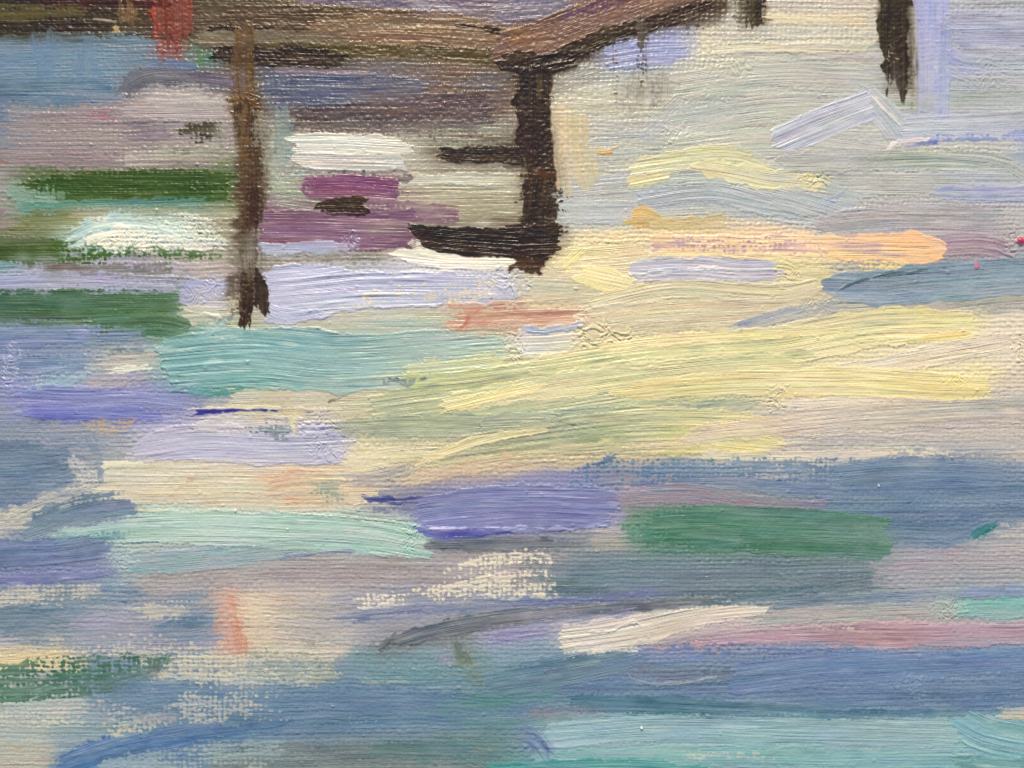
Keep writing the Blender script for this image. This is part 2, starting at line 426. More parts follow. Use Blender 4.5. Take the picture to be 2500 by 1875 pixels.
S('broken pale foam beside the first post', (205, 214, 196), [(390, 545), (470, 565), (545, 590)], [50, 80, 50], 'd', load=(.6, .5), thick=2.2, dry=1.2)
LMP('crumbled foam of the white crest', 330, 590, 100, 26, 3.2, (238, 232, 208), per=(10, 7), op=.5, seed=4)
LMP('crumbled foam near the first post', 480, 565, 60, 40, 3.0, (215, 220, 205), per=(9, 7), op=.4, seed=5)
S('grey brown stroke under the greens', (116, 108, 98), [(92, 664), (438, 660)], [34, 40], 'm', thick=1.1, load=(1.5, 1.4, .6))
S('pinkish grey touch left of the first post', (186, 172, 166), [(410, 656), (590, 654)], 46, 't', load=(.6, 1.2, 1.1))
S('lavender stroke reaching the left edge', (168, 166, 204), [(-225, 692), (140, 688), (440, 696)], [56, 50, 42], 'm', c2=(176, 172, 200), fleck=((120, 150, 185), .15))
S('teal green touch at the left edge', (82, 150, 142), [(-225, 652), (50, 654)], 26, 'm', thick=.9)
S('lavender crusted patch left of the first post', (170, 170, 208), [(434, 720), (552, 724)], [88, 64], 'i', thick=1.6, c2=(180, 176, 205), mix=.3)
LMP('lavender crumbs left of the first post', 498, 712, 62, 34, 3.2, (168, 170, 212), per=(14, 7), op=.5, seed=8)
S('beige wedge beside the green lobes', (206, 194, 166), [(436, 772), (560, 770)], [50, 34], 'm', thick=1.4)
S('dark bottle green stroke', (70, 106, 88), [(-225, 748), (200, 748), (440, 742)], [86, 92, 74], 'm', thick=1.5, c2=(74, 112, 70), cap=(0, .7), endrag=3, fleck=((90, 116, 80), .25), mix=.1, gloss=.15)
S('lower lobe of the bottle green stroke', (76, 118, 84), [(230, 795), (380, 790), (468, 806)], [60, 70, 50], 'm', thick=1.3, cap=(.2, .8), endrag=3, load=(.8, 1.4, 1.5), mix=.12)
S('pale wisp below the green lobes', (220, 214, 190), [(444, 752), (535, 776)], 7, 'm', thick=2.5)

S('pale speckle over the start of the green stroke', (128, 162, 138), [(60, 470), (160, 480)], [60, 40], 'd', load=(.4, .3))
# ---- water at the left, middle
S('blue grey stroke with lavender streaks', (118, 138, 176), [(-225, 830), (230, 818), (360, 812)], [70, 60, 40], 'm', fleck=((160, 165, 212), .4), load=(1.5, 1.2, .6))
S('blue stroke beneath the streaked one', (112, 134, 170), [(-225, 895), (240, 880)], 78, 'm', fleck=((165, 168, 210), .35), load=(1.4, 1.2, .7))
S('slate smudge under the green lobes', (98, 116, 130), [(255, 858), (345, 856)], 30, 's', soft=5)
S('stone grey passage left of the turquoise stroke', (184, 177, 164), [(240, 880), (420, 870)], 60, 't')
S('white thread of paint', (226, 224, 200), [(250, 906), (380, 896)], 14, 'm', thick=1.6, fleck=((110, 165, 168), .3))
S('greyish pink passage left of the turquoise stroke', (184, 168, 160), [(215, 935), (395, 925)], 36, 't')
S('aqua flick above the periwinkle', (140, 184, 190), [(74, 958), (140, 938), (230, 918)], [14, 24, 14], 'm', thick=1.4)
LMP('pale crumbs at the left edge', 28, 895, 30, 55, 4.0, (196, 196, 216), per=(14, 8), seed=12)
S('turquoise stroke under the middle posts', (122, 174, 174), [(392, 885), (620, 872), (800, 886), (1000, 878), (1235, 862)], [120, 150, 150, 140, 120], 'i', thick=2.6, c2=(140, 180, 176), c3=(172, 192, 178), rag=4, cap=(.25, .1), load=(2, 1.9, 1.5, 1.0), jit=9, fray=.8, mix=.28, fleck=((164, 196, 190), .4))
S('emerald lower lip of the turquoise stroke', (62, 150, 138), [(420, 955), (520, 962), (600, 950)], [8, 14, 6], 'm', thick=1.6)
S('pale aqua patch at the start of the turquoise stroke', (160, 190, 184), [(480, 825), (610, 812)], [30, 26], 't')

# ---- under the deck, between posts
S('lavender grey strokes at the top edge', (116, 104, 122), [(740, -6), (1000, 4), (1390, 16)], [30, 46, 74], 'm', gloss=.8, thick=1.3, fleck=((160, 148, 160), .4), mix=.3)
S('dark brown deck edge', (84, 62, 44), [(560, 40), (800, 42), (1010, 36)], [56, 54, 20], 'm', gloss=1, c2=(86, 62, 38), rag=4, fleck=((118, 90, 55), .2))
S('tan brown deck plank', (130, 98, 74), [(760, 64), (1000, 72), (1270, 92)], [60, 90, 70], 'm', gloss=1, thick=1.6, load=(.9, 1.5, 1.6), fleck=((172, 132, 88), .4), c2=(132, 100, 72))
S('black brown tip over the tan plank', (50, 33, 17), [(1120, 58), (1246, 80)], [10, 16], 'm', gloss=1)
S('olive brown line of the deck', (84, 70, 38), [(590, 112), (860, 122), (1260, 138)], [22, 36, 34], 'm', gloss=1, thick=1.4, fleck=((126, 108, 56), .3))  # dark olive pigment along the deck
S('black brown beam under the deck', (48, 33, 18), [(520, 136), (700, 138), (852, 146)], [44, 56, 38], 'm', gloss=1, rag=4, cap=(.6, .6), fleck=((80, 62, 36), .2))
S('lavender sliver under the beam', (130, 116, 134), [(670, 174), (930, 182)], [22, 8], 'm', thick=1, gloss=.5)
S('slate blue stroke with rounded end', (82, 92, 122), [(636, 222), (820, 222), (1030, 220)], [78, 78, 70], 'm', thick=1.2, cap=(.2, .5), endrag=3, rag=3, c2=(80, 90, 120), fleck=((118, 116, 128), .3), load=(.9, 1.4, 1.6), gloss=.4)
S('dark mauve shadow under the slate stroke', (84, 70, 74), [(690, 284), (900, 284), (1210, 262)], [54, 76, 96], 't', gloss=.9, thick=1.0, soft=8, mix=.15, fleck=((120, 92, 82), .3), load=(1.0, 1.5, 1.2))
S('smoky edge fading into the beige', (112, 98, 94), [(720, 322), (1180, 312)], 44, 'd', load=(.5, .5), gloss=.5)
S('steel blue touch beside the middle post', (92, 106, 124), [(1120, 208), (1240, 196)], [30, 46], 's', gloss=.6)
S('grey teal upright scumble beside the first post', (126, 150, 146), [(690, 262), (688, 420)], [70, 80], 't', rag=8, c2=(132, 158, 146))
S('pale grey green streak below the first post', (158, 168, 138), [(655, 470), (800, 490)], 90, 't', fleck=((190, 200, 180), .3))
S('off white block between the posts', (216, 212, 198), [(712, 352), (850, 352), (990, 358)], [52, 56, 48], 'i', fray=.7, thick=1.6, rag=4, cap=(.15, .15), mix=.1, load=(1.8, 1.6, 1))
S('greyish lower half of the white block', (212, 206, 194), [(722, 392), (995, 398)], [44, 38], 'm', fray=.35, rag=4, c2=(196, 198, 190), fleck=((232, 222, 190), .25))
S('pale green grey rub under the white block', (158, 176, 160), [(658, 428), (800, 424)], 26, 't')
S('pale streaks right of the white block', (196, 192, 168), [(960, 440), (1270, 438)], 30, 'm', thick=1.6, fleck=((218, 212, 186), .4))
S('dark purple grey stripe', (100, 84, 92), [(790, 426), (880, 430), (1002, 436)], [18, 20, 20], 'd', load=(.35, .6, 1.4))
S('magenta stroke', (138, 82, 118), [(734, 458), (850, 458), (972, 466)], [60, 66, 58], 'm', fray=.3, thick=1.4, rag=4, cap=(.7, .2), endrag=4, fleck=((162, 108, 142), .25), load=(1, 1.6, 1.6), mix=.12)
S('dusty purple speckled stroke', (136, 96, 118), [(880, 516), (1010, 516), (1120, 520)], [54, 52, 46], 'd', load=(.95, .8, 1.6), endrag=4)
S('dusty purple bridge', (138, 98, 120), [(880, 494), (1010, 504)], [70, 60], 'd', load=(.7, .6))
S('plum purple stroke', (132, 92, 118), [(646, 560), (800, 562), (1016, 566)], [92, 92, 98], 'i', fray=.3, thick=1.7, rag=5, cap=(.4, .3), c2=(130, 90, 116), fleck=((165, 122, 142), .3), mix=.12, load=(1.2, 1.8, 1.6))
S('dark brown dab between the purples', (58, 39, 25), [(776, 505), (838, 503), (900, 506)], [28, 48, 46], 'm', fray=.25, thick=1, rag=4, cap=(.8, .3), gloss=.4, mix=.06, load=(.8, 1.5))
S('pale lavender lip under the plum', (176, 182, 208), [(640, 608), (720, 606), (868, 604)], [36, 30, 26], 'i', thick=1.9, mix=.2)
LMP('lavender crumbs at the end of the lip', 866, 596, 26, 38, 4.0, (180, 186, 208), per=(9, 12), seed=16)
S('olive grey stroke under the plum', (150, 146, 122), [(560, 634), (760, 634), (975, 628)], [40, 38, 44], 't', fleck=((128, 126, 100), .3))
S('cream stroke under the dark bar', (234, 224, 202), [(968, 622), (1100, 634), (1272, 636)], [30, 52, 46], 'i', thick=1.8, rag=3, mix=.06, cap=(.5, .2))
S('cream triangle at the end of the plum', (226, 216, 192), [(1000, 600), (1050, 585)], [26, 40], 'm', thick=1)
S('pale lavender broad stroke', (186, 188, 217), [(652, 722), (740, 716), (880, 704), (1060, 702), (1262, 704)], [126, 140, 96, 86, 70], 'i', thick=2.7, rag=3.5, cap=(.45, .1), c2=(184, 186, 210), load=(2, 2, 1.5, 1.1, .8), jit=9, fleck=((206, 206, 226), .35), mix=.12)
S('lavender lower bulge of the broad stroke', (184, 186, 214), [(660, 768), (700, 778), (790, 762)], [52, 44, 20], 'i', thick=2.2, cap=(.5, .5), mix=.12)
LMP('chatter at the end of the lavender stroke', 1238, 690, 52, 40, 4.0, (198, 200, 214), per=(15, 9), seed=18)
S('sand yellow specks under the lavender stroke', (230, 205, 150), [(850, 745), (1230, 700)], 60, 'd', load=(.02, .05))
S('salmon stroke', (207, 150, 120), [(1098, 776), (1240, 772), (1432, 766)], [66, 66, 52], 'm', thick=1.5, rag=4, c2=(203, 146, 118), fleck=((224, 176, 146), .35), cap=(.15, .2), mix=.15)
S('rust accent in the salmon stroke', (186, 96, 72), [(1130, 792), (1150, 772)], [18, 10], 's', soft=4)
S('thin salmon under edge', (212, 170, 138), [(1110, 806), (1300, 800)], 22, 'd', load=(.6, .4))

# ---- first post
S('brown head of the first post', (104, 72, 38), [(592, 66), (592, 180), (600, 262)], [46, 50, 54], 'm', gloss=.7, rag=7, fray=.5, fleck=((140, 96, 48), .3))
S('ochre bracket on the first post', (106, 74, 34), [(566, 250), (600, 244), (650, 262)], [44, 36, 36], 'm', gloss=.8, rag=6)
S('brown shaft of the first post', (72, 50, 31), [(612, 252), (612, 340), (618, 420), (616, 520), (612, 566)], [78, 58, 56, 58, 50], 'm', jag=10, fray=.9, soft=5, mix=.3, load=(1.5, 1.2, 1.1, 1.5), gloss=.7, rag=10, thick=1.2, c2=(78, 50, 32), fleck=((122, 110, 90), .3))
S('olive grey side of the first post', (110, 106, 84), [(642, 290), (648, 400), (640, 460)], [34, 36, 20], 's', op=.6, soft=7, gloss=.5)
S('ochre patch on the first post', (112, 82, 44), [(598, 262), (596, 330), (606, 400)], [34, 26, 20], 'd', load=(.9, .6), gloss=.5)  # lighter ochre pigment, dry brushed
S('grey break in the first post', (128, 122, 106), [(630, 285), (640, 360)], [40, 34], 'd', load=(.8, .7))
S('dark brown lower shaft of the first post', (62, 38, 23), [(622, 440), (616, 566)], [46, 48], 'm', gloss=.6, rag=8, load=(.6, 1.3), endsoft=10)
S('faded middle of the first post', (100, 86, 68), [(606, 560), (610, 690)], [70, 60], 's', op=.9, soft=10)
S('foot of the first post', (56, 37, 22), [(606, 656), (604, 720), (598, 806)], [44, 52, 34], 'm', jag=8, fray=.5, endrag=14, thick=1.2, gloss=.5, rag=7, load=(.5, 1.2, 1.6), fleck=((112, 92, 68), .25), cap=(.2, .2))
S('dark right side of the foot', (54, 36, 21), [(630, 664), (640, 720), (642, 778)], [34, 40, 34], 'm', gloss=.5, rag=8, jag=6, endrag=14, thick=1)
S('grey drag beside the foot', (136, 122, 100), [(572, 690), (576, 760)], [22, 24], 'd', load=(.9, .5))

# ---- diagonal deck and the middle post
S('lavender strokes above the diagonal beam', (116, 114, 142), [(1200, 30), (1390, 14)], [80, 40], 'm', gloss=.8, fleck=((150, 146, 164), .3))
S('reddish brown diagonal beam', (122, 84, 72), [(1214, 128), (1345, 84), (1466, 40), (1580, 2), (1720, -44)], [84, 84, 80, 76, 70], 'm', fray=.25, gloss=.9, thick=1.8, rag=4, c2=(114, 78, 68), fleck=((150, 106, 78), .3), mix=.14)
S('purple upper edge of the beam', (98, 66, 104), [(1366, 42), (1440, 22), (1560, -10)], [14, 26, 20], 's', soft=5, gloss=.9)
S('orange brown head of the middle post', (138, 96, 58), [(1236, 112), (1350, 84)], [70, 50], 't', fray=.4, gloss=1, fleck=((176, 126, 76), .35))
S('dark brown underside of the beam', (56, 40, 25), [(1300, 168), (1360, 148), (1466, 100), (1600, 58), (1748, 10)], [60, 52, 50, 34, 30], 'm', fray=.4, gloss=1, rag=6, thick=1.4, load=(1.5, 1.2, 1.3, 1.2), fleck=((108, 78, 48), .22))
S('dark knot where beam and post meet', (46, 33, 20), [(1210, 150), (1300, 158), (1400, 146)], [40, 66, 40], 'm', gloss=1, rag=8)
S('grey rub under the knot', (136, 132, 120), [(1350, 212), (1470, 178)], [56, 40], 't', gloss=.3)
S('dark brown middle post', (50, 34, 21), [(1304, 160), (1306, 280), (1318, 330), (1326, 420), (1314, 500), (1312, 620)], [94, 92, 96, 100, 84, 96], 'm', gloss=.7, rag=8, jag=18, fray=.4, thick=1.3, fleck=((88, 70, 48), .25), load=(1.6, 1.5, 1.2, 1.3, 1.5), mix=.2)
S('side bristle marks of the middle post', (60, 44, 28), [(1350, 290), (1352, 340), (1356, 420), (1368, 470), (1376, 520)], [30, 26, 34, 30, 24], 'd', load=(.9, .5), gloss=.7)
S('brown notch on the middle post', (82, 48, 26), [(1300, 424), (1376, 428)], [24, 18], 'm', gloss=.7, rag=4, thick=1)
S('spikes on the right of the middle post', (58, 42, 27), [(1340, 316), (1362, 322)], [16, 8], 'm', gloss=.6, endrag=10)
S('lower spikes on the right of the middle post', (60, 44, 28), [(1336, 404), (1384, 410)], [30, 12], 'm', gloss=.6, endrag=12)
S('right flick on the middle post', (74, 62, 48), [(1320, 470), (1396, 470)], [50, 18], 'd', load=(1.1, .5), gloss=.6)
S('right fan on the middle post', (96, 84, 66), [(1330, 530), (1392, 540)], [50, 26], 'd', load=(.8, .3), gloss=.5)
S('left arm of the middle post', (48, 31, 19), [(1074, 372), (1150, 378), (1290, 378)], [26, 42, 46], 'm', fray=.25, jag=5, gloss=.7, rag=5, thick=1.1)
S('lower dark bar joining the middle post', (48, 31, 24), [(1010, 576), (1120, 588), (1290, 596)], [50, 68, 76], 'm', fray=.2, gloss=.35, thick=1.3, rag=4, cap=(.3, .2), skew=(.8, 0), endrag=6, mix=.05, fleck=((84, 62, 48), .14))
S('bushy foot of the middle post', (50, 32, 22), [(1250, 592), (1372, 590)], [80, 96], 'm', fray=.4, jag=8, gloss=.4, rag=10, endrag=14, thick=1.2)
S('ragged brown hem of the middle post', (64, 40, 26), [(1246, 650), (1336, 654)], 34, 'd', load=(1.1, 1.0), rag=8, jag=8)

for q, (y, x0, x1, w) in enumerate(((236, 1330, 1362, 14), (298, 1336, 1372, 18), (344, 1344, 1366, 12), (388, 1346, 1386, 28), (446, 1342, 1404, 26), (500, 1330, 1382, 28), (556, 1336, 1398, 34))):
    S('bristle mark on the right side of the middle post', (60, 43, 27), [(x0, y), (x1, y + 5)], [w + 8, w * .5], 'd', load=(1.2, .5), gloss=.6, endrag=14)
for q, (y, x0, x1, w) in enumerate(((270, 1276, 1252, 16), (330, 1282, 1258, 20), (430, 1290, 1262, 14), (478, 1292, 1268, 18), (530, 1290, 1260, 14))):
    S('bristle mark on the left side of the middle post', (64, 48, 32), [(x0, y), (x1, y + 4)], [w + 6, w * .5], 'd', load=(1.1, .4), gloss=.6, endrag=14)
for q, (y, x0, x1, w) in enumerate(((300, 600, 572, 26), (360, 602, 578, 22), (430, 604, 580, 30), (500, 604, 582, 26), (320, 640, 668, 30), (450, 640, 662, 26), (540, 632, 656, 20), (700, 600, 570, 30), (748, 600, 574, 20))):
    S('scuff along the first post', (92, 74, 54), [(x0, y), (x1, y + 6)], [w, w * .6], 'd', load=(.9, .3), gloss=.4, endrag=12)

# ---- pale ground right of the middle post
S('sand stroke beside the middle post', (208, 186, 142), [(1388, 268), (1394, 360), (1410, 460)], [84, 96, 110], 't', thick=.9, mix=.12, fray=.4, load=(1.5, 1.3), c2=(204, 188, 150), fleck=((220, 192, 138), .3))
S('cream grey band under the grey drips', (200, 192, 160), [(1390, 250), (1600, 262)], 60, 't', thick=1, fleck=((210, 196, 150), .3))
S('pale blue grey patch', (175, 180, 178), [(1440, 350), (1610, 340)], [100, 80], 't', thick=.8)
S('warm grey drip patch under the blue dab', (160, 154, 138), [(1572, 168), (1566, 286)], [210, 170], 't', op=.85, rag=10, endsoft=14, fleck=((184, 178, 158), .4))
S('diagonal pale drag', (190, 190, 168), [(1560, 330), (1700, 205)], [60, 40], 't', fleck=((208, 204, 182), .35), thick=1.1)
S('soft blue grey drag', (170, 178, 184), [(1570, 345), (1720, 250), (1870, 260)], [40, 60, 40], 's')
S('periwinkle dab', (146, 155, 204), [(1478, 140), (1580, 126), (1682, 122)], [84, 84, 76], 'm', thick=1.5, rag=3, cap=(.1, .5), endrag=3, fleck=((172, 180, 218), .3), load=(1.6, 1.5, 1.2))
S('brown drip through the periwinkle dab', (88, 72, 62), [(1566, 60), (1566, 150), (1566, 258)], [34, 24, 10], 'd', load=(1.0, .5, .1), rag=5)
S('thin brown drips left', (92, 78, 68), [(1500, 100), (1502, 250)], [50, 30], 'd', load=(.12, .05), rag=5)
S('thin brown drips under the beam', (84, 68, 54), [(1690, 22), (1690, 90)], [120, 90], 'd', load=(.5, .1), rag=8)
S('cream streaks right of the drips', (212, 200, 166), [(1690, 126), (1880, 116), (2130, 118)], [34, 26, 24], 'm', thick=1.4, load=(.7, 1.2, 1.1), fleck=((226, 208, 164), .3))
S('upper cream streak', (222, 206, 164), [(1870, 45), (2130, 50)], [22, 26], 'm', thick=1, soft=4)
S('pinkish grey streaks between far posts', (196, 184, 170), [(1870, 12), (2150, 16)], 40, 't')
S('warm grey streak between far posts', (188, 182, 170), [(1740, 84), (2140, 80)], 34, 't', fleck=((205, 198, 180), .3))
S('long ridged grey green stroke', (188, 186, 171), [(1640, 215), (1900, 180), (2140, 190)], [90, 80, 70], 'm', thick=1.2, fleck=((204, 200, 172), .35), mix=.3)
S('cool patch beside the fourth post', (172, 182, 186), [(2060, 200), (2150, 190)], [40, 60], 's')
S('mint grey ridged stroke', (183, 184, 171), [(1640, 300), (1880, 265), (2130, 260)], [70, 76, 60], 'm', thick=1.1, fleck=((200, 200, 172), .3), mix=.3)
S('cream grey ridged stroke', (192, 189, 171), [(1620, 372), (1900, 345), (2200, 372)], [60, 80, 60], 'm', thick=1.2, c2=(182, 183, 173), mix=.3)
LMP('crumbs in the pale passage', 1650, 325, 50, 22, 2.6, (200, 200, 184), per=(16, 9), seed=21)
LMP('crumbs under the beam', 1790, 165, 60, 40, 2.6, (200, 196, 172), per=(14, 9), seed=22)
LMP('white crumbs by the third post', 1852, 100, 22, 16, 3.4, (226, 216, 188), per=(10, 8), seed=23)
S('sandy yellow arc', (216, 208, 156), [(1540, 410), (1680, 390), (1800, 390), (1900, 420)], [44, 60, 58, 46], 'm', thick=1.4, mix=.2, fray=.7)
S('butter yellow dab', (232, 212, 146), [(1540, 446), (1640, 428)], [30, 24], 'i', thick=1.6, rag=5)
S('butter yellow arc', (226, 212, 152), [(1690, 405), (1780, 418), (1880, 438), (2012, 448)], [26, 50, 56, 34], 'i', thick=1.6, rag=7, mix=.25)
LMP('crusted end of the yellow arc', 1985, 440, 46, 22, 4.4, (222, 210, 156), per=(16, 9), seed=24)
S('orange dab', (214, 168, 94), [(1456, 370), (1494, 366)], [14, 16], 'i', thick=1.6)
S('third post', (54, 43, 27), [(1846, -225), (1848, 66)], [56, 54], 'm', jag=8, fray=.4, gloss=.8, rag=5, thick=1.2, fleck=((98, 88, 64), .25))
S('olive ragged left side of the third post', (112, 108, 84), [(1806, -10), (1816, 74)], [34, 40], 'd', load=(.9, .4), gloss=.3)  # ragged olive grey pigment left of the post
S('fourth post', (54, 42, 27), [(2186, -225), (2190, 110), (2192, 226)], [112, 88, 74], 'm', cap=(0, .1), endrag=18, jag=12, fray=.4, gloss=.8, rag=6, thick=1.3, load=(1.6, 1.3, 1.2), fleck=((112, 98, 72), .25), endsoft=8)
S('grey brown side of the fourth post', (158, 146, 124), [(2228, 20), (2232, 270)], [22, 26], 't', rag=5)
S('warm nick on the fourth post', (196, 160, 122), [(2160, 120), (2180, 140)], 24, 'd', load=(.5, .4))
S('lavender upright', (156, 160, 212), [(2278, -225), (2276, 140), (2276, 282)], [88, 88, 80], 'm', thick=1.6, fray=.4, rag=3, cap=(0, .1), fleck=((188, 190, 216), .35), c2=(166, 172, 214), endrag=4, load=(1.6, 1.5, 1.4))
S('lavender grey strokes at the upper right', (163, 167, 193), [(2310, 74), (2725, 80)], [100, 120], 'm', thick=1.4, fleck=((186, 188, 202), .35))
S('grey top right corner', (166, 170, 174), [(2340, 8), (2725, 8)], 40, 't')
S('lavender flick beside the upright', (152, 156, 210), [(2312, 130), (2350, 152), (2440, 158)], [54, 60, 34], 'm', thick=1.4, load=(1.4, .7))
S('lavender touch beside the upright', (158, 164, 206), [(2314, 180), (2370, 200)], [34, 20], 't')  # short thin stroke of lavender pigment
LMP('crumbs at the upper right', 2420, 180, 70, 44, 2.2, (176, 180, 178), per=(13, 9), seed=26)
S('grey olive rub beside the upright', (162, 166, 152), [(2320, 245), (2500, 240)], 40, 's')
S('horizontal bar of the grey zigzag', (184, 187, 198), [(2186, 318), (2360, 308), (2725, 300)], [72, 66, 66], 'm', thick=1.2, fray=.4, rag=3, cap=(.3, 0), c2=(172, 176, 186), fleck=((192, 192, 202), .3), mix=.15)
S('short diagonal of the grey zigzag', (186, 188, 194), [(2108, 236), (2160, 284), (2196, 336)], [70, 72, 66], 'm', fray=.3, thick=1.4, rag=3, cap=(.1, .1), mix=.15)
S('long diagonal of the grey zigzag', (184, 187, 202), [(1890, 352), (2000, 306), (2128, 256)], [70, 78, 76], 'i', fray=.15, thick=1.5, ridge=.5, rag=2.5, cap=(.8, .1), endrag=4, fleck=((196, 196, 212), .35), mix=.12)
S('raised lip of the zigzag corner, its lit edge painted white', (222, 214, 204), [(2130, 236), (2160, 270), (2190, 300)], [8, 10, 6], 'i', thick=2)  # lamp-lit upper edge of the ridge put into the colour as white
S('white curl under the zigzag', (222, 212, 204), [(2172, 366), (2190, 348), (2280, 342)], [12, 10, 5], 'i', thick=2.2)
S('cobalt dash under the zigzag', (112, 122, 192), [(2204, 352), (2276, 350)], 16, 'm', thick=.9)
S('blue lavender broken edge under the zigzag', (150, 158, 204), [(2290, 338), (2725, 330)], [14, 30], 'd', load=(.8, .9))
S('blue patch on the right edge', (150, 164, 196), [(2470, 372), (2725, 372)], 60, 's')
S('dull green ridged stroke under the zigzag', (181, 182, 171), [(1900, 396), (2200, 388), (2420, 398), (2520, 440)], [50, 60, 50, 30], 'm', thick=1.6, mix=.3)
S('lavender swoop on the right edge', (152, 160, 200), [(2280, 470), (2400, 474), (2725, 466)], [20, 40, 44], 'm', thick=1.2, fleck=((172, 178, 206), .3))
S('violet blue scratch', (146, 152, 204), [(1964, 526), (2010, 500), (2058, 472)], [6, 14, 6], 'm', thick=1)

# ---- peach, mauve and blue at the right
S('pale grey patch right of the middle post', (190, 190, 184), [(1372, 520), (1560, 520)], [80, 70], 't', thick=.9)
S('curving grey blue drag', (174, 180, 181), [(1560, 485), (1740, 470), (1880, 500), (2020, 520)], [60, 60, 60, 40], 'm', thick=1.6, mix=.3, fleck=((150, 165, 195), .2))
S('swirling grey drag', (176, 180, 177), [(1880, 470), (1960, 490), (2060, 520)], [60, 70, 50], 'm', thick=1.5, mix=.3)
S('mustard blob', (222, 182, 108), [(1540, 530), (1570, 528), (1616, 542)], [40, 56, 26], 'm', fray=.15, mix=.08, thick=1.1, rag=3, cap=(.6, .6), c2=(212, 184, 118))
S('mustard tail', (208, 184, 120), [(1596, 548), (1680, 545), (1772, 534)], [16, 28, 34], 'm', fray=.3, mix=.12, thick=1, c2=(208, 188, 132))
S('mauve grey stroke at the right', (176, 172, 174), [(1990, 560), (2200, 545), (2470, 552)], [60, 100, 100], 'm', thick=1.5, c2=(172, 166, 170), fleck=((188, 182, 180), .3))
S('dusty rose stroke behind the peach end', (168, 142, 152), [(2010, 590), (2240, 602), (2400, 598), (2470, 622)], [40, 60, 64, 50], 'm', thick=1.5, fleck=((186, 160, 164), .3), mix=.15)
S('pale grey right edge', (178, 178, 172), [(2470, 540), (2725, 530)], 120, 't')
LMP('crumbs behind the peach end', 2470, 590, 20, 60, 3.6, (182, 172, 170), per=(10, 10), seed=30)
S('cream yellow passage below the post', (234, 214, 158), [(1362, 650), (1480, 640), (1610, 628)], [80, 100, 90], 'm', thick=1.3, c2=(232, 206, 160))
S('peach teeth above the cream', (236, 204, 152), [(1400, 586), (1590, 582)], 40, 'd', load=(.5, .45))
S('lemon dab below the post', (244, 222, 140), [(1376, 656), (1432, 610)], [30, 20], 'm', thick=1.4, rag=7)
S('lemon slab below the post', (241, 222, 148), [(1420, 672), (1480, 684), (1556, 700)], [40, 60, 30], 'i', thick=1.7, rag=6, mix=.15)
S('peach stroke', (242, 202, 154), [(1588, 598), (1760, 602), (1960, 606), (2150, 606), (2250, 608), (2312, 610)], [44, 58, 64, 70, 78, 44], 'm', fray=.35, thick=1.4, rag=4, cap=(.4, 1.0), endrag=4, c2=(246, 206, 152), c3=(253, 192, 126), fleck=((198, 160, 160), .3), load=(1.5, 1.5, 1.5, 1.6, 2), mix=.08)
S('mauve specks in the peach stroke', (186, 148, 160), [(1640, 596), (2020, 604)], 36, 'd', load=(.3, .32), dry=1.3)
S('cream underline of the peach stroke', (236, 212, 156), [(1600, 622), (1760, 622), (1900, 634), (2080, 640)], [16, 14, 20, 12], 'm', thick=1.7)
S('orange lower corner of the peach end', (248, 160, 110), [(2240, 648), (2282, 644)], [8, 14], 'm', thick=1)
S('yellow frayed hem of the peach stroke', (238, 206, 132), [(2110, 650), (2240, 648)], [18, 26], 'd', load=(.9, .5))
S('yellow passage left of the blue point', (226, 208, 150), [(1870, 660), (2060, 672)], [70, 60], 'm', thick=1.3)
S('grey lavender stroke', (190, 188, 200), [(1546, 662), (1680, 656), (1800, 664), (1900, 662)], [50, 56, 54, 44], 'i', thick=1.8, rag=4, cap=(.35, .2), endrag=9, fray=.6, fleck=((170, 172, 204), .35), mix=.1)
S('white ridge on the grey lavender stroke', (222, 216, 214), [(1552, 668), (1650, 662), (1720, 655), (1830, 664)], [5, 8, 6, 4], 'i', thick=2.6)
LMP('yellow crust right of the lavender stroke', 1925, 665, 44, 28, 4.2, (222, 206, 156), per=(15, 10), seed=31)
S('ridged beige sweep under the lavender stroke', (214, 202, 160), [(1430, 745), (1640, 705), (1880, 718), (2000, 700)], [40, 46, 46, 40], 'i', thick=1.9, mix=.3)
S('beige broad sweep', (218, 200, 158), [(1420, 800), (1640, 770), (1860, 758), (2010, 752)], [90, 90, 80, 50], 'm', thick=1.3, mix=.2, c2=(210, 194, 156))
S('grey flow under the blue point', (176, 170, 158), [(1990, 765), (2200, 752), (2420, 725), (2725, 700)], [60, 70, 60, 50], 'm', thick=1.6, fleck=((192, 184, 164), .3), mix=.15)
S('blue point stroke', (132, 152, 170), [(2004, 694), (2060, 696), (2140, 698), (2280, 688), (2725, 662)], [34, 66, 86, 92, 94], 'm', fray=.25, thick=1.5, rag=3, cap=(1.0, 0), endrag=4, c2=(134, 154, 168), fleck=((148, 168, 182), .25), mix=.1)
S('dark ridge curving over the blue point', (70, 98, 112), [(2036, 714), (2090, 690), (2180, 668), (2340, 650)], [4, 6, 5, 3], 'i', thick=2.6)
S('slate blue stroke above the yellow', (164, 172, 182), [(1764, 815), (1860, 792), (1960, 765), (2060, 738)], [28, 50, 54, 34], 'm', thick=1.6, c2=(170, 170, 168), fleck=((186, 184, 180), .3), cap=(.5, .2))
LMP('crumbs on the slate stroke', 1996, 755, 50, 50, 2.8, (188, 180, 158), per=(11, 8), seed=33)
S('pale blue white block', (214, 208, 204), [(1258, 838), (1400, 832)], [80, 76], 'i', thick=1.8, rag=5, c2=(216, 206, 190))
S('blue grey lip of the white block', (172, 182, 204), [(1262, 802), (1330, 806), (1424, 790)], [10, 16, 12], 'i', thick=1.8, mix=.1)
S('soft yellow lower lip of the white block', (222, 212, 160), [(1240, 890), (1520, 868)], [34, 30], 'm', thick=1.5)
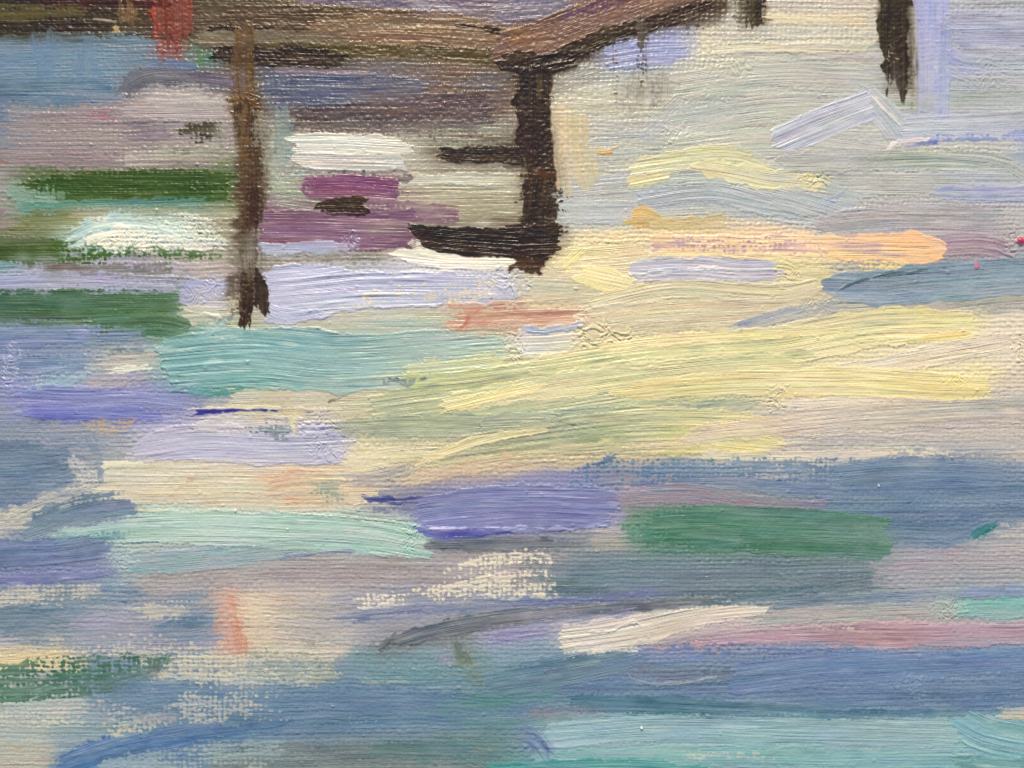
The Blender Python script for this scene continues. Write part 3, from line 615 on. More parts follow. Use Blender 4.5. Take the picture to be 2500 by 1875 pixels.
LMP('crust of pale paint', 1452, 830, 60, 54, 5.5, (226, 212, 166), per=(22, 13), seed=35, op=.7)
LMP('crust of yellow paint', 1520, 835, 40, 42, 6.0, (228, 212, 162), per=(22, 14), seed=36, op=.7)
LMP('torn crust left of the white block', 1255, 850, 30, 44, 4.4, (214, 206, 186), per=(16, 9), seed=37)
LMP('torn crust at the salmon end', 1428, 776, 16, 26, 4.0, (216, 190, 160), per=(9, 12), seed=38)

LMP('pulled ridge in the upper right grey', 1960, 215, 70, 22, 1.6, None, per=(30, 8), seed=90)
LMP('pulled ridge beside the drips', 1730, 245, 60, 22, 1.8, None, per=(26, 9), seed=91)
LMP('pulled ridge under the zigzag', 2080, 400, 80, 24, 1.5, None, per=(34, 8), seed=92)
# ---- the yellow sheaf
S('grey green underlayer of the yellow sheaf', (182, 188, 142), [(900, 1020), (1300, 965), (1880, 880)], [110, 170, 160], 'm', thick=1.5, c2=(200, 198, 142), fleck=((160, 172, 146), .35))
S('olive grey stroke left of the sheaf', (158, 164, 134), [(820, 1045), (1040, 1040), (1300, 1050)], [50, 64, 60], 'm', thick=1.4, load=(1.0, 1.4, 1.0), fleck=((130, 146, 140), .3), mix=.2)
S('yellow green bar behind the white block', (214, 208, 132), [(985, 905), (1100, 896), (1240, 880)], [50, 50, 40], 'm', thick=1.5, c2=(220, 212, 150), load=(.8, 1.4))
S('yellow green lower bar', (200, 200, 132), [(960, 935), (1150, 925), (1400, 890)], [40, 44, 40], 'm', thick=1.6, fleck=((160, 172, 140), .35))
S('slate smear left of the yellow bar', (98, 122, 140), [(930, 934), (1050, 926)], [12, 16], 'd', load=(1.1, .4), fleck=((70, 92, 120), .3))
S('upper yellow stroke of the sheaf', (228, 214, 152), [(1290, 905), (1560, 866), (1860, 848), (2140, 806), (2382, 798)], [50, 80, 98, 94, 72], 'i', thick=1.8, rag=3.5, fray=.7, cap=(.3, .35), c2=(222, 210, 152), c3=(236, 216, 146), fleck=((196, 198, 144), .35), load=(1.2, 1.8, 1.8, 2), mix=.18, endrag=5)
S('pale lemon upper line of the sheaf', (236, 218, 152), [(1460, 850), (1660, 828), (1900, 812), (2080, 800)], [14, 26, 26, 12], 'i', thick=1.6)
S('yellow ochre edge of the upper stroke end', (232, 206, 118), [(2200, 832), (2376, 812)], [8, 26], 'm', thick=1.4)
S('green streak in the sheaf', (188, 192, 140), [(1300, 925), (1640, 890), (2000, 862)], [24, 34, 20], 'm', thick=1.6, soft=4)
S('middle yellow stroke of the sheaf', (226, 214, 154), [(1080, 985), (1340, 945), (1640, 906), (1960, 884)], [44, 62, 66, 40], 'i', thick=1.7, rag=5, fray=1.0, load=(1.6, 1.8, 1.5, 1.0), fleck=((200, 200, 148), .35), mix=.2)
S('cream slip between the yellow strokes', (226, 208, 178), [(1990, 915), (2160, 890), (2340, 858), (2476, 836)], [22, 40, 66, 72], 'm', thick=1.7, c2=(224, 206, 178), rag=3, fleck=((214, 198, 172), .3), mix=.12)
LMP('crust on the right edge', 2490, 845, 18, 60, 4.0, (222, 206, 178), per=(12, 10), seed=40)
S('lower yellow stroke of the sheaf', (230, 214, 148), [(1500, 960), (1760, 938), (2060, 934), (2300, 946), (2420, 946)], [40, 60, 74, 76, 56], 'i', thick=1.7, rag=3, cap=(.2, .7), endrag=4, c2=(228, 213, 150), c3=(234, 212, 138), load=(1.2, 1.6, 1.9), mix=.12)
LMP('yellow crumbs on the lower stroke', 2330, 932, 40, 24, 3.0, (236, 216, 140), per=(12, 8), seed=41)
S('pale sand under the lower yellow stroke', (226, 208, 182), [(1930, 986), (2150, 982), (2360, 990)], [20, 28, 12], 'm', thick=1)
LMP('torn crust of cream paint', 1888, 975, 54, 34, 5.0, (214, 204, 172), per=(16, 9), seed=42, op=.7)
S('green lower stroke of the sheaf', (164, 174, 142), [(1180, 1045), (1450, 1030), (1720, 1000), (1850, 985)], [70, 70, 50, 20], 'm', thick=1.6, fleck=((136, 154, 140), .35), mix=.25)  # greyer green pigment along the lower sheaf
S('wide yellow green sweep', (182, 178, 142), [(960, 1128), (1240, 1088), (1560, 1052), (1800, 1056), (1914, 1068)], [40, 92, 116, 104, 80], 'm', thick=1.8, load=(.9, 1.3, 1.6, 1.8), c2=(172, 178, 138), c3=(230, 211, 136), fleck=((206, 200, 146), .4), cap=(.3, .7), endrag=5, fray=.7, mix=.2)
S('lemon end of the blended stroke', (226, 210, 136), [(1730, 1062), (1830, 1070), (1914, 1076)], [60, 74, 60], 'm', thick=1.5, cap=(.2, .6), endrag=4, fleck=((200, 196, 140), .3))
S('pale ridge curving out of the sheaf', (230, 214, 148), [(1000, 1150), (1080, 1108), (1200, 1072), (1330, 1050)], [12, 24, 26, 12], 'i', thick=2.0, mix=.15)
S('yellow streak left of the sheaf', (238, 218, 152), [(1080, 998), (1180, 975), (1330, 940)], [26, 28, 20], 'i', thick=1.7, rag=5)  # thick yellow pigment
S('peach sand stroke under the sheaf', (212, 180, 142), [(985, 1178), (1160, 1140), (1360, 1110), (1700, 1086)], [40, 62, 46, 26], 't', thick=1.2, fleck=((224, 200, 150), .35), c2=(218, 190, 152))
S('pink beige ridged stroke', (214, 192, 166), [(1660, 1066), (1900, 1040), (2200, 1010), (2725, 990)], [30, 70, 80, 90], 'm', thick=1.5, c2=(196, 184, 166), c3=(186, 178, 168), load=(1.4, 1.3, .9), fleck=((222, 200, 170), .3))
S('mauve grey line under the pink beige stroke', (180, 170, 166), [(1920, 1088), (2200, 1082), (2725, 1070)], [30, 40, 50], 't', thick=.5, c2=(184, 180, 168))
S('cream bar above the blue', (220, 206, 180), [(1700, 1112), (1950, 1112), (2210, 1104)], [20, 28, 20], 'm', thick=1.2)
S('cream brush hairs above the blue', (222, 208, 174), [(2200, 1100), (2330, 1116)], [18, 24], 'd', load=(.9, .4))

LMP('pulled ridge in the yellow sheaf', 1540, 890, 90, 20, 2.2, None, per=(36, 8), seed=93)
LMP('pulled ridge in the sheaf end', 2120, 830, 90, 22, 2.0, None, per=(34, 8), seed=94)
LMP('pulled ridge in the green sweep', 1380, 1040, 110, 26, 1.9, None, per=(36, 9), seed=95)
# ---- left, periwinkle and lavender water
S('periwinkle stroke', (128, 134, 196), [(40, 985), (200, 990), (330, 985), (478, 998)], [80, 92, 84, 50], 'm', thick=1.7, rag=4, cap=(.4, .5), c2=(136, 142, 192), load=(1.8, 1.5, 1.1, .8), fleck=((160, 162, 206), .3), jit=9, mix=.15)
S('deep violet blue lower edge of the periwinkle', (112, 116, 196), [(60, 1008), (240, 1010), (410, 1014)], [24, 40, 24], 'm', thick=1.5, load=(1.4, 1.4, .9), mix=.25)
S('ultramarine thread', (62, 62, 162), [(466, 1006), (520, 1003), (590, 1000), (704, 1003)], [24, 14, 7, 5], 'm', thick=1.0, rag=2, load=(1.4, 1.3, .9), mix=.05)
S('second ultramarine thread', (72, 72, 160), [(738, 1004), (800, 1003)], 5, 'm', thick=.8, load=(1, .8))
S('cream lip above the ultramarine thread', (230, 216, 180), [(470, 996), (600, 994), (830, 1000)], [6, 7, 5], 'i', thick=1.7)
S('orange sand touch below the periwinkle', (204, 164, 128), [(225, 1048), (330, 1036)], [26, 22], 's', soft=8)
S('brown speck on the sand', (128, 104, 88), [(798, 978), (824, 976)], [7, 14], 'm', thick=1.2)
S('lavender ridged stroke with sand specks', (184, 180, 204), [(330, 1098), (480, 1082), (660, 1088), (850, 1082)], [60, 96, 94, 90], 'i', thick=2.1, rag=4, cap=(.6, .4), fleck=((206, 200, 212), .35), c2=(180, 178, 204), mix=.16, load=(1.4, 1.8, 1.6, 1.2), jit=9)
S('grey white ridges above the lavender stroke', (204, 194, 188), [(480, 1040), (600, 1034), (760, 1040)], [34, 46, 34], 'm', thick=2.0, fleck=((176, 170, 184), .4), load=(1.2, 1.2, .9))
S('green grey speckle over the ridges', (110, 132, 142), [(590, 1048), (715, 1048)], [44, 50], 'd', load=(.35, .3))
S('lemon nick beside the crumbs', (226, 216, 150), [(716, 1010), (720, 1075)], [12, 16], 'd', load=(.7, .6))
LMP('lavender crumbs at the end of the ridged stroke', 790, 1050, 66, 54, 3.6, (188, 186, 198), per=(20, 9), seed=50, op=.5)
LMP('lower lavender crumbs', 800, 1115, 50, 26, 3.4, (176, 176, 206), per=(16, 8), seed=51, op=.5)
S('yellow beige passage left of the sheaf', (224, 208, 164), [(830, 1125), (960, 1108), (1090, 1100)], [60, 60, 40], 'm', thick=1.4, load=(1.4, 1.2, .9))
S('grey stroke under the yellow beige', (172, 164, 158), [(840, 1180), (960, 1160), (1040, 1130)], [50, 46, 16], 't', fleck=((156, 152, 158), .3))
S('salmon dab on the sand', (216, 164, 128), [(640, 1205), (720, 1190), (850, 1190)], [50, 90, 80], 't', thick=1.0, rag=7, c2=(200, 176, 138), fleck=((190, 164, 150), .3))
S('sage speckle on the salmon dab', (150, 162, 140), [(770, 1205), (845, 1200)], [60, 70], 'd', load=(.7, .75), fleck=((200, 200, 140), .25))
S('rose grey touch at the salmon dab', (200, 176, 162), [(560, 1222), (680, 1215)], [30, 36], 's')
S('lemon hairline', (232, 222, 150), [(826, 1240), (880, 1228)], 5, 'm', thick=1.5)
S('cool upright smear', (104, 128, 160), [(222, 1062), (240, 1110), (246, 1172)], [34, 22, 50], 't', rag=6, thick=.9)
S('pale grey crumbly passage', (186, 182, 176), [(178, 1110), (215, 1180)], [30, 50], 'd', load=(.8, .8), thick=1.6)
S('slate blue blot on the left edge', (106, 128, 156), [(-225, 1160), (60, 1158), (185, 1140)], [170, 160, 100], 't', mix=.12, load=(1.5, 1.3), thick=.8, rag=8, fleck=((126, 142, 160), .3))
S('cream diagonal at left', (212, 200, 172), [(20, 1262), (110, 1225), (240, 1192)], [34, 48, 36], 't', thick=1.2, rag=8, mix=.35)
S('speckled cream edge at left', (190, 184, 168), [(-225, 1300), (20, 1280), (130, 1262)], [70, 60, 40], 't', fleck=((168, 168, 168), .4))
S('pale cream nick', (228, 220, 184), [(258, 1134), (372, 1130)], [20, 8], 'i', thick=1.4)
S('tan scratch in the cream', (214, 178, 148), [(456, 1180), (490, 1142)], [16, 6], 's', soft=4)
S('steel blue blob left of the mint stroke', (112, 136, 156), [(60, 1310), (200, 1268), (330, 1252)], [90, 124, 100], 'm', thick=1.1, rag=8, mix=.1, load=(1.5, 1.6, 1.1), c2=(108, 130, 158))
S('mint stroke', (172, 201, 188), [(100, 1312), (300, 1296), (520, 1290), (760, 1300), (930, 1312), (1044, 1330)], [30, 70, 88, 92, 88, 76], 'i', thick=2.3, rag=3.5, cap=(.2, .3), load=(.55, .85, 1.9, 2, 2, 2), c2=(176, 202, 188), c3=(156, 198, 182), fleck=((194, 208, 198), .4), jit=9, mix=.2)
S('teal tint of the mint stroke start', (100, 150, 158), [(100, 1318), (220, 1318), (330, 1300)], [24, 40, 20], 't', thick=1.2)
S('grey green upper edge of the mint stroke', (170, 184, 168), [(820, 1252), (1000, 1268)], [30, 40], 't', thick=1.3)
LMP('crumbled end of the mint stroke', 1006, 1300, 36, 52, 4.4, (172, 204, 188), per=(14, 9), seed=55, op=.6)
S('periwinkle blue block at the left edge', (104, 122, 166), [(-225, 1366), (110, 1356), (276, 1338)], [92, 84, 56], 'm', thick=1.2, mix=.1, c2=(112, 130, 166), rag=5)
S('violet streak under the periwinkle block', (120, 126, 180), [(-225, 1416), (140, 1410), (280, 1394)], [26, 24, 16], 'm', thick=1.3, fleck=((166, 166, 210), .35))
S('pale teal grey stroke under the mint', (140, 170, 176), [(290, 1380), (480, 1366), (640, 1348), (800, 1340)], [60, 62, 48, 20], 'm', thick=1.3, c2=(150, 178, 176), rag=4)
LMP('pale crumbs left of the teal grey stroke', 300, 1362, 44, 34, 3.0, (184, 198, 190), per=(18, 8), seed=57)
S('slate line under the mint', (126, 138, 168), [(690, 1362), (800, 1345), (900, 1345)], [10, 10, 6], 'm', thick=1)

# ---- violet, emerald and blue, middle right
S('dry blue over the cream', (94, 126, 160), [(1390, 1166), (1520, 1146), (1800, 1146), (2100, 1142)], [40, 64, 54, 50], 'd', load=(.45, .4, .55, .8), fleck=((80, 110, 156), .2))
S('blue tip left of the dry blue', (84, 118, 158), [(1412, 1150), (1500, 1122)], [10, 24], 'd', load=(1.0, 1.1))
S('blue slab at the right', (104, 130, 162), [(2020, 1175), (2240, 1158), (2446, 1168)], [86, 92, 72], 'm', thick=1.0, rag=4, cap=(.3, .1), endrag=3, load=(.9, 1.4, 1.6), fleck=((130, 150, 158), .25))
S('blue lower slab at the right', (104, 130, 162), [(1980, 1240), (2220, 1240), (2725, 1220)], [100, 130, 110], 't', thick=.8, c2=(108, 132, 160), rag=5, load=(1.2, 1.2, 1.3))
S('blue descending corner', (102, 128, 158), [(2120, 1290), (2300, 1296), (2430, 1258)], [60, 90, 60], 't', thick=.8, rag=5, c2=(104, 132, 166))
S('blue pointed corner', (108, 138, 168), [(2290, 1318), (2376, 1338)], [36, 10], 't', thick=.6)
S('teal accent', (38, 128, 124), [(2380, 1308), (2442, 1272)], [34, 8], 'm', thick=1.4, rag=4, cap=(.2, .2), gloss=.3)
LMP('crumbs on the blue slab', 2420, 1262, 60, 26, 2.0, None, per=(12, 8), seed=60)
LMP('crosshatched relief in the blue slab', 2270, 1235, 60, 50, 1.6, None, per=(9, 9), seed=61)
S('grey beige block on the right edge', (194, 186, 172), [(2420, 1304), (2725, 1300)], [50, 56], 't', thick=.5)
S('long blue line over the emerald', (112, 132, 164), [(1480, 1185), (1760, 1180), (2040, 1196)], [24, 40, 50], 'm', thick=1.2, load=(.9, 1.2, 1.4), fleck=((140, 146, 166), .3))
S('mauve stroke above the emerald', (156, 138, 152), [(1500, 1214), (1680, 1206), (1860, 1230), (2010, 1232)], [50, 50, 40, 16], 'm', thick=1.2, fleck=((126, 134, 158), .3), c2=(152, 136, 156), rag=4)
S('beige grey ground left of the emerald', (178, 168, 156), [(1430, 1318), (1570, 1300)], [70, 60], 't')
S('emerald stroke', (74, 128, 102), [(1556, 1298), (1700, 1292), (1900, 1298), (2172, 1310)], [110, 120, 122, 112], 'm', thick=1.3, rag=5, cap=(.2, .35), endrag=6, load=(.65, 1.1, 1.7, 1.7), c2=(90, 134, 116), fleck=((110, 150, 132), .3), mix=.14, fray=.6)
S('pale green end of the emerald stroke', (112, 152, 132), [(2090, 1292), (2190, 1300)], [24, 40], 's', soft=6)
S('emerald scraps left of the stroke', (78, 134, 108), [(1520, 1300), (1600, 1300)], 100, 'd', load=(.25, .5))
S('violet blue dark lip', (82, 88, 150), [(886, 1216), (960, 1220), (1080, 1214), (1200, 1194)], [20, 14, 14, 12], 'm', thick=1.2, rag=6, mix=.4)
S('grey violet left edge of the violet stroke', (124, 128, 160), [(890, 1238), (1000, 1240), (1060, 1236)], [22, 36, 40], 't', load=(.8, 1.2))
S('violet blue stroke', (124, 128, 182), [(1030, 1258), (1180, 1244), (1330, 1240), (1500, 1246)], [88, 114, 116, 92], 'i', thick=2.2, rag=5, cap=(.3, .25), endrag=13, c2=(122, 126, 180), fleck=((152, 156, 196), .35), jit=9, mix=.18)
S('ultramarine lower edge of the violet stroke', (92, 92, 186), [(1024, 1288), (1080, 1304), (1260, 1296)], [20, 26, 14], 'm', thick=1.6, mix=.5)
S('pale ridge in the violet stroke', (176, 178, 218), [(1050, 1292), (1200, 1288), (1400, 1290), (1480, 1280)], [4, 6, 6, 4], 'i', thick=2.2)
S('slate stroke under the violet', (84, 96, 106), [(1040, 1330), (1180, 1328), (1420, 1326)], [26, 36, 22], 'm', thick=1.0, c2=(110, 112, 120), soft=5, load=(1.5, 1.4, .9))
S('grey patch right of the slate stroke', (170, 162, 152), [(1420, 1332), (1560, 1328)], [40, 40], 't', thick=1)
S('teal grey window of bare weave', (112, 128, 130), [(1190, 1400), (1350, 1400)], 110, 'd', load=(.3, .35), fleck=((140, 140, 136), .3))
S('cream threads showing through', (230, 216, 182), [(860, 1466), (1060, 1444), (1200, 1414), (1356, 1404)], [40, 70, 120, 136], 'd', load=(.12, .24, .34, .3), dry=1.3, op=.95, mix=.1)

# ---- lower left
S('blue touch under the teal grey stroke', (104, 134, 162), [(252, 1455), (356, 1448)], [74, 60], 't', thick=.8, rag=8)
S('beige dry rub at the left edge', (196, 186, 164), [(-225, 1465), (100, 1450), (245, 1438)], [40, 40, 30], 'd', load=(.7, .75), op=.88, dry=1.1, mix=.2)
S('steel blue stroke at the left edge', (108, 134, 152), [(-225, 1520), (100, 1505), (240, 1490)], [90, 84, 60], 't', thick=.9, rag=6, fleck=((130, 150, 160), .25))
S('lower steel blue stroke', (110, 136, 154), [(60, 1572), (200, 1560)], [40, 50], 't', thick=.8)
S('lavender rub', (166, 162, 184), [(190, 1535), (330, 1520)], [70, 50], 's')
S('beige rub above the salmon dab', (206, 192, 164), [(330, 1496), (480, 1500)], [44, 40], 'd', load=(.85, .7), op=.88, dry=1.1, mix=.2)
S('steel blue block left of the salmon', (106, 132, 158), [(375, 1540), (470, 1535), (545, 1520)], [64, 84, 50], 't', thick=.9, rag=8, load=(.9, 1.2, 1.3))
S('salmon upright dab', (216, 154, 128), [(556, 1458), (566, 1530), (578, 1592)], [44, 84, 84], 't', fray=.7, thick=1.0, rag=8, fleck=((222, 168, 140), .3), c2=(214, 146, 122))
S('rose shade beside the salmon dab', (176, 158, 156), [(480, 1468), (530, 1474)], [26, 30], 's')
S('pale salmon halo', (224, 196, 164), [(620, 1460), (640, 1590)], [60, 60], 's', op=.6)
S('sand line over the lower green', (222, 198, 142), [(-225, 1620), (60, 1610), (180, 1598)], [30, 26, 18], 'm', thick=1, rag=3)
S('pinkish wedge at the left edge', (190, 176, 184), [(-225, 1575), (60, 1568)], [60, 50], 't')
S('bottle green dry stroke at the left edge', (66, 116, 90), [(-225, 1680), (120, 1662), (260, 1642), (410, 1610)], [110, 110, 90, 50], 'd', load=(1.0, .85, .95, .9), rag=7, thick=1.0, c2=(72, 116, 100), fleck=((84, 128, 104), .2))
S('slate green tail of the dry stroke', (104, 130, 138), [(260, 1680), (400, 1640)], [60, 40], 's')
S('dark smudge on the green', (96, 92, 88), [(384, 1606), (384, 1650)], [30, 26], 's', soft=6)
S('pale grey dotted band', (176, 174, 172), [(-225, 1755), (120, 1740), (300, 1722)], [50, 56, 50], 'd', load=(.6, .65), op=.88, dry=1.1, mix=.2)
S('blue stroke right of the green', (106, 136, 166), [(270, 1700), (440, 1690), (640, 1668)], [80, 90, 60], 't', thick=.9, rag=8, c2=(112, 140, 168), load=(1, 1.2, .9))
S('beige dotted patch', (204, 192, 164), [(275, 1782), (430, 1762), (575, 1745)], [60, 50, 36], 'd', load=(.8, .5, .6), op=.88, dry=1.1, mix=.2)
S('mauve shade in the dotted patch', (160, 154, 160), [(330, 1755), (440, 1748)], [30, 34], 's')
S('blue stroke at the bottom left', (84, 124, 172), [(150, 1872), (260, 1836), (430, 1800), (720, 1762)], [90, 80, 60, 40], 'm', thick=1.0, rag=5, c2=(90, 126, 166), load=(1.4, 1.5, 1.2), fleck=((106, 144, 178), .25))
S('grey beige bottom left corner', (184, 172, 148), [(-225, 1850), (160, 1838)], [90, 60], 't')
S('teal grey rub at the bottom', (142, 164, 168), [(240, 1885), (480, 1850), (700, 1830)], [60, 60, 40], 'd', load=(.9, .8))
S('pale rub at the bottom', (160, 176, 164), [(420, 1880), (640, 1872)], [50, 40], 'd', load=(.5, .5))

S('cream weave left of the salmon dab', (204, 194, 170), [(120, 1580), (330, 1568), (520, 1590)], [40, 60, 50], 'd', load=(.2, .22), op=.88, dry=1.1, mix=.2)
S('cream weave right of the green stroke', (210, 198, 168), [(400, 1630), (560, 1640), (800, 1650)], [50, 80, 60], 'd', load=(.4, .34, .2), op=.88, dry=1.1, mix=.2)
S('cream weave below the blue patch', (206, 194, 166), [(420, 1720), (600, 1710), (700, 1740)], [70, 90, 60], 'd', load=(.2, .18), op=.88, dry=1.1, mix=.2)
S('cream weave at the left edge', (200, 190, 168), [(-225, 1760), (120, 1745), (320, 1740)], [50, 60, 60], 'd', load=(.22, .25), op=.88, dry=1.1, mix=.2)
S('cream weave above the steel blue stroke', (200, 190, 168), [(-225, 1462), (120, 1452), (250, 1440)], [50, 50, 40], 'd', load=(.3, .3), op=.88, dry=1.1, mix=.2)
# ---- lower middle
S('speckled sage rub', (150, 160, 140), [(600, 1610), (820, 1640)], [60, 70], 'd', load=(.5, .4))
S('blue violet edge over the grey', (114, 128, 168), [(820, 1510), (980, 1492), (1300, 1470), (1620, 1448)], [22, 32, 26, 16], 't', soft=6, load=(1.2, 1.4, 1.2))
S('blue grey stroke along the threads', (140, 146, 168), [(900, 1535), (1100, 1505), (1300, 1490)], [40, 40, 30], 's')
S('charcoal sweeping stroke', (100, 108, 120), [(958, 1570), (1080, 1536), (1260, 1508), (1480, 1486), (1760, 1462)], [30, 44, 42, 28, 12], 'm', fray=.5, mix=.22, thick=1.3, rag=4, fleck=((132, 132, 128), .35), c2=(108, 110, 116), soft=3)
S('hooked tail of the charcoal stroke', (104, 112, 116), [(920, 1596), (944, 1576), (964, 1556)], [8, 20, 24], 'm', thick=1.4)
S('lavender touch under the charcoal stroke', (164, 156, 188), [(1050, 1592), (1130, 1588)], [56, 60], 's', soft=8)
S('olive flick', (106, 120, 92), [(1120, 1584), (1136, 1622), (1160, 1668)], [20, 30, 32], 't', soft=4, rag=5, fray=.3, mix=.2)
S('slate head of the olive flick', (98, 112, 116), [(1116, 1572), (1132, 1612)], [22, 22], 't', soft=4, fray=.3, mix=.2)
S('white crumb on the grey', (222, 216, 204), [(790, 1572), (816, 1566)], [10, 12], 'd', load=(.7, .7), thick=3)
S('teal blue streaks under the olive flick', (104, 146, 154), [(880, 1650), (1100, 1650), (1340, 1610)], [50, 70, 60], 't', thick=1.1, fleck=((150, 166, 160), .35))
S('deep blue sweep at the bottom', (94, 126, 160), [(760, 1700), (950, 1716), (1140, 1730)], [60, 90, 80], 't', thick=.9, fleck=((108, 138, 166), .3))
S('teal passage at the bottom', (92, 140, 142), [(1060, 1725), (1220, 1740), (1400, 1722)], [60, 120, 80], 't', thick=.9, fleck=((112, 150, 140), .3))
S('olive teal passage at the bottom edge', (100, 130, 130), [(900, 1820), (1270, 1826)], [60, 130], 't', thick=.7, c2=(96, 138, 142))
S('lavender passage left of the white stroke', (146, 146, 186), [(1180, 1560), (1360, 1534), (1560, 1492)], [56, 70, 34], 't', thick=1.0, fleck=((168, 166, 194), .3))
S('blue grey hatch left of the white stroke', (136, 158, 184), [(1220, 1605), (1380, 1588)], [40, 40], 's')

# ---- lower right
S('steel stroke under the emerald end', (108, 130, 140), [(1700, 1466), (1900, 1448), (2160, 1412)], [40, 60, 50], 't', thick=1.1, fleck=((132, 148, 150), .3))
S('grey teal line at the right', (118, 142, 158), [(1880, 1478), (2100, 1462), (2480, 1444)], [24, 30, 30], 'm', thick=1.2, fleck=((150, 166, 168), .35), c2=(126, 140, 172))
S('grey beige ridged stroke at the right', (174, 170, 164), [(1840, 1515), (2060, 1498), (2330, 1488)], [36, 46, 46], 'm', thick=1.4, fleck=((160, 176, 170), .35))
S('bright teal patch on the right edge', (114, 180, 170), [(2330, 1490), (2440, 1484), (2725, 1486)], [30, 54, 60], 'm', thick=1.1, fleck=((150, 196, 184), .3))
S('blue dotted edge on the right', (134, 150, 186), [(2340, 1445), (2725, 1440)], [24, 30], 'd', load=(.8, .7))
LMP('crumbs in the teal patch', 2322, 1488, 46, 34, 3.6, (178, 190, 178), per=(15, 8), seed=70)
S('dusty pink stroke', (182, 146, 158), [(1540, 1592), (1720, 1566), (1960, 1552), (2200, 1552), (2725, 1548)], [30, 50, 56, 62, 50], 'm', thick=1.4, rag=5, c2=(180, 142, 152), c3=(176, 148, 160), fleck=((200, 168, 172), .3), load=(.8, 1.1, 1.6, 1.6), mix=.15)
S('grey upper edge of the pink stroke', (172, 166, 168), [(1600, 1556), (1900, 1526)], [30, 26], 't', thick=1.2)
S('blue hatching under the pink stroke', (106, 128, 176), [(1500, 1606), (1800, 1590), (2140, 1596)], [40, 36, 20], 'd', load=(.5, .6, .7))
S('off white stroke', (214, 203, 186), [(1368, 1566), (1480, 1552), (1580, 1534), (1720, 1506), (1876, 1492)], [72, 84, 70, 46, 16], 'i', thick=2.1, rag=5, cap=(.1, .6), endrag=8, c2=(222, 208, 186), fleck=((200, 190, 178), .35), mix=.1, load=(1.8, 1.9, 1.6, 1.3))
S('curled lip on the white stroke', (206, 198, 186), [(1420, 1544), (1500, 1536), (1546, 1518), (1560, 1534)], [5, 6, 8, 6], 'i', thick=2.8)
S('white speckled hem of the white stroke', (214, 208, 192), [(1374, 1592), (1560, 1582)], [14, 18], 'd', load=(.7, .6))
S('teal blue ridged stroke', (96, 134, 150), [(1200, 1668), (1380, 1640), (1560, 1606)], [70, 90, 50], 'm', thick=1.2, fleck=((132, 160, 164), .3), c2=(102, 130, 150), mix=.25)
S('slate swirl', (112, 128, 148), [(1530, 1628), (1620, 1652), (1800, 1640)], [40, 70, 60], 't', thick=1.1, fleck=((130, 144, 156), .3))
S('pale ridge under the swirl', (136, 154, 166), [(1532, 1640), (1556, 1666), (1640, 1670), (1760, 1652)], [3, 6, 6, 3], 'i', thick=2.2)
S('blue ridged sweep', (104, 130, 172), [(1780, 1660), (2000, 1636), (2300, 1620), (2725, 1590)], [80, 90, 70, 60], 'm', thick=1.3, fleck=((134, 156, 186), .3), c2=(104, 132, 176), mix=.2)
S('blue lower sweep', (98, 126, 164), [(1860, 1712), (2100, 1700), (2400, 1690), (2725, 1670)], [60, 70, 80, 80], 't', thick=1.2, fleck=((122, 148, 170), .3))
LMP('crumbs in the blue sweep', 2230, 1670, 50, 34, 2.8, (130, 152, 180), per=(15, 8), seed=72)
S('dark teal line', (78, 122, 142), [(1380, 1716), (1640, 1722), (1900, 1735), (2140, 1745), (2420, 1736)], [40, 50, 40, 24, 14], 'm', thick=1.2, rag=5, fleck=((100, 140, 150), .3), mix=.25)  # darker teal pigment
S('rosy grey streaks', (150, 142, 144), [(1280, 1748), (1480, 1738)], [34, 24], 's')
S('light teal stroke', (142, 178, 186), [(1330, 1800), (1600, 1782), (1900, 1786), (2200, 1796), (2340, 1800)], [60, 70, 90, 100, 110], 'm', thick=1.7, rag=3, cap=(.3, .6), endrag=4, c2=(138, 178, 186), c3=(146, 174, 180), fleck=((168, 194, 196), .35), jit=9, mix=.16)
S('lower light teal stroke', (126, 176, 178), [(1360, 1850), (1700, 1846), (2100, 1850), (2350, 1846)], [40, 50, 60, 60], 'm', thick=1.4, fleck=((156, 188, 178), .35))
S('sea green streak along the bottom', (66, 154, 148), [(1200, 1882), (1500, 1870), (1740, 1876)], [30, 40, 16], 'm', thick=1.2)
S('beige streaks in the teal', (176, 184, 168), [(1660, 1838), (1900, 1848)], [20, 26], 'd', load=(.5, .4))
S('blue dab in the teal', (92, 118, 166), [(1268, 1800), (1310, 1812), (1340, 1860)], [50, 70, 60], 't', thick=.9, rag=5, c2=(98, 118, 158), soft=4)
S('curving teal stroke in the corner', (118, 172, 178), [(2340, 1760), (2440, 1800), (2725, 1840)], [60, 110, 130], 'm', thick=1.8, rag=4, cap=(.4, 0), fleck=((156, 192, 192), .35), mix=.15)
S('lower corner teal stroke', (112, 168, 170), [(2320, 1860), (2725, 1900)], [60, 70], 'm', thick=1.7, fleck=((150, 188, 186), .35))
S('beige tongue on the right edge', (204, 186, 162), [(2446, 1740), (2725, 1748)], [26, 44], 'm', thick=.9, cap=(.3, 0))
BEAD('crimson bead at the right edge', 2490, 589, 9, (186, 76, 98), 7)
BEAD('small rose bead', 2385, 649, 7, (180, 124, 140), 2.5)
BEAD('white bead on the blue slab', 2145, 1186, 3, (196, 204, 214), 5)
BEAD('white bead in the teal', 1566, 1777, 3, (206, 218, 214), 5)
BEAD('white bead on the mint', 575, 1246, 3, (214, 226, 214), 4)
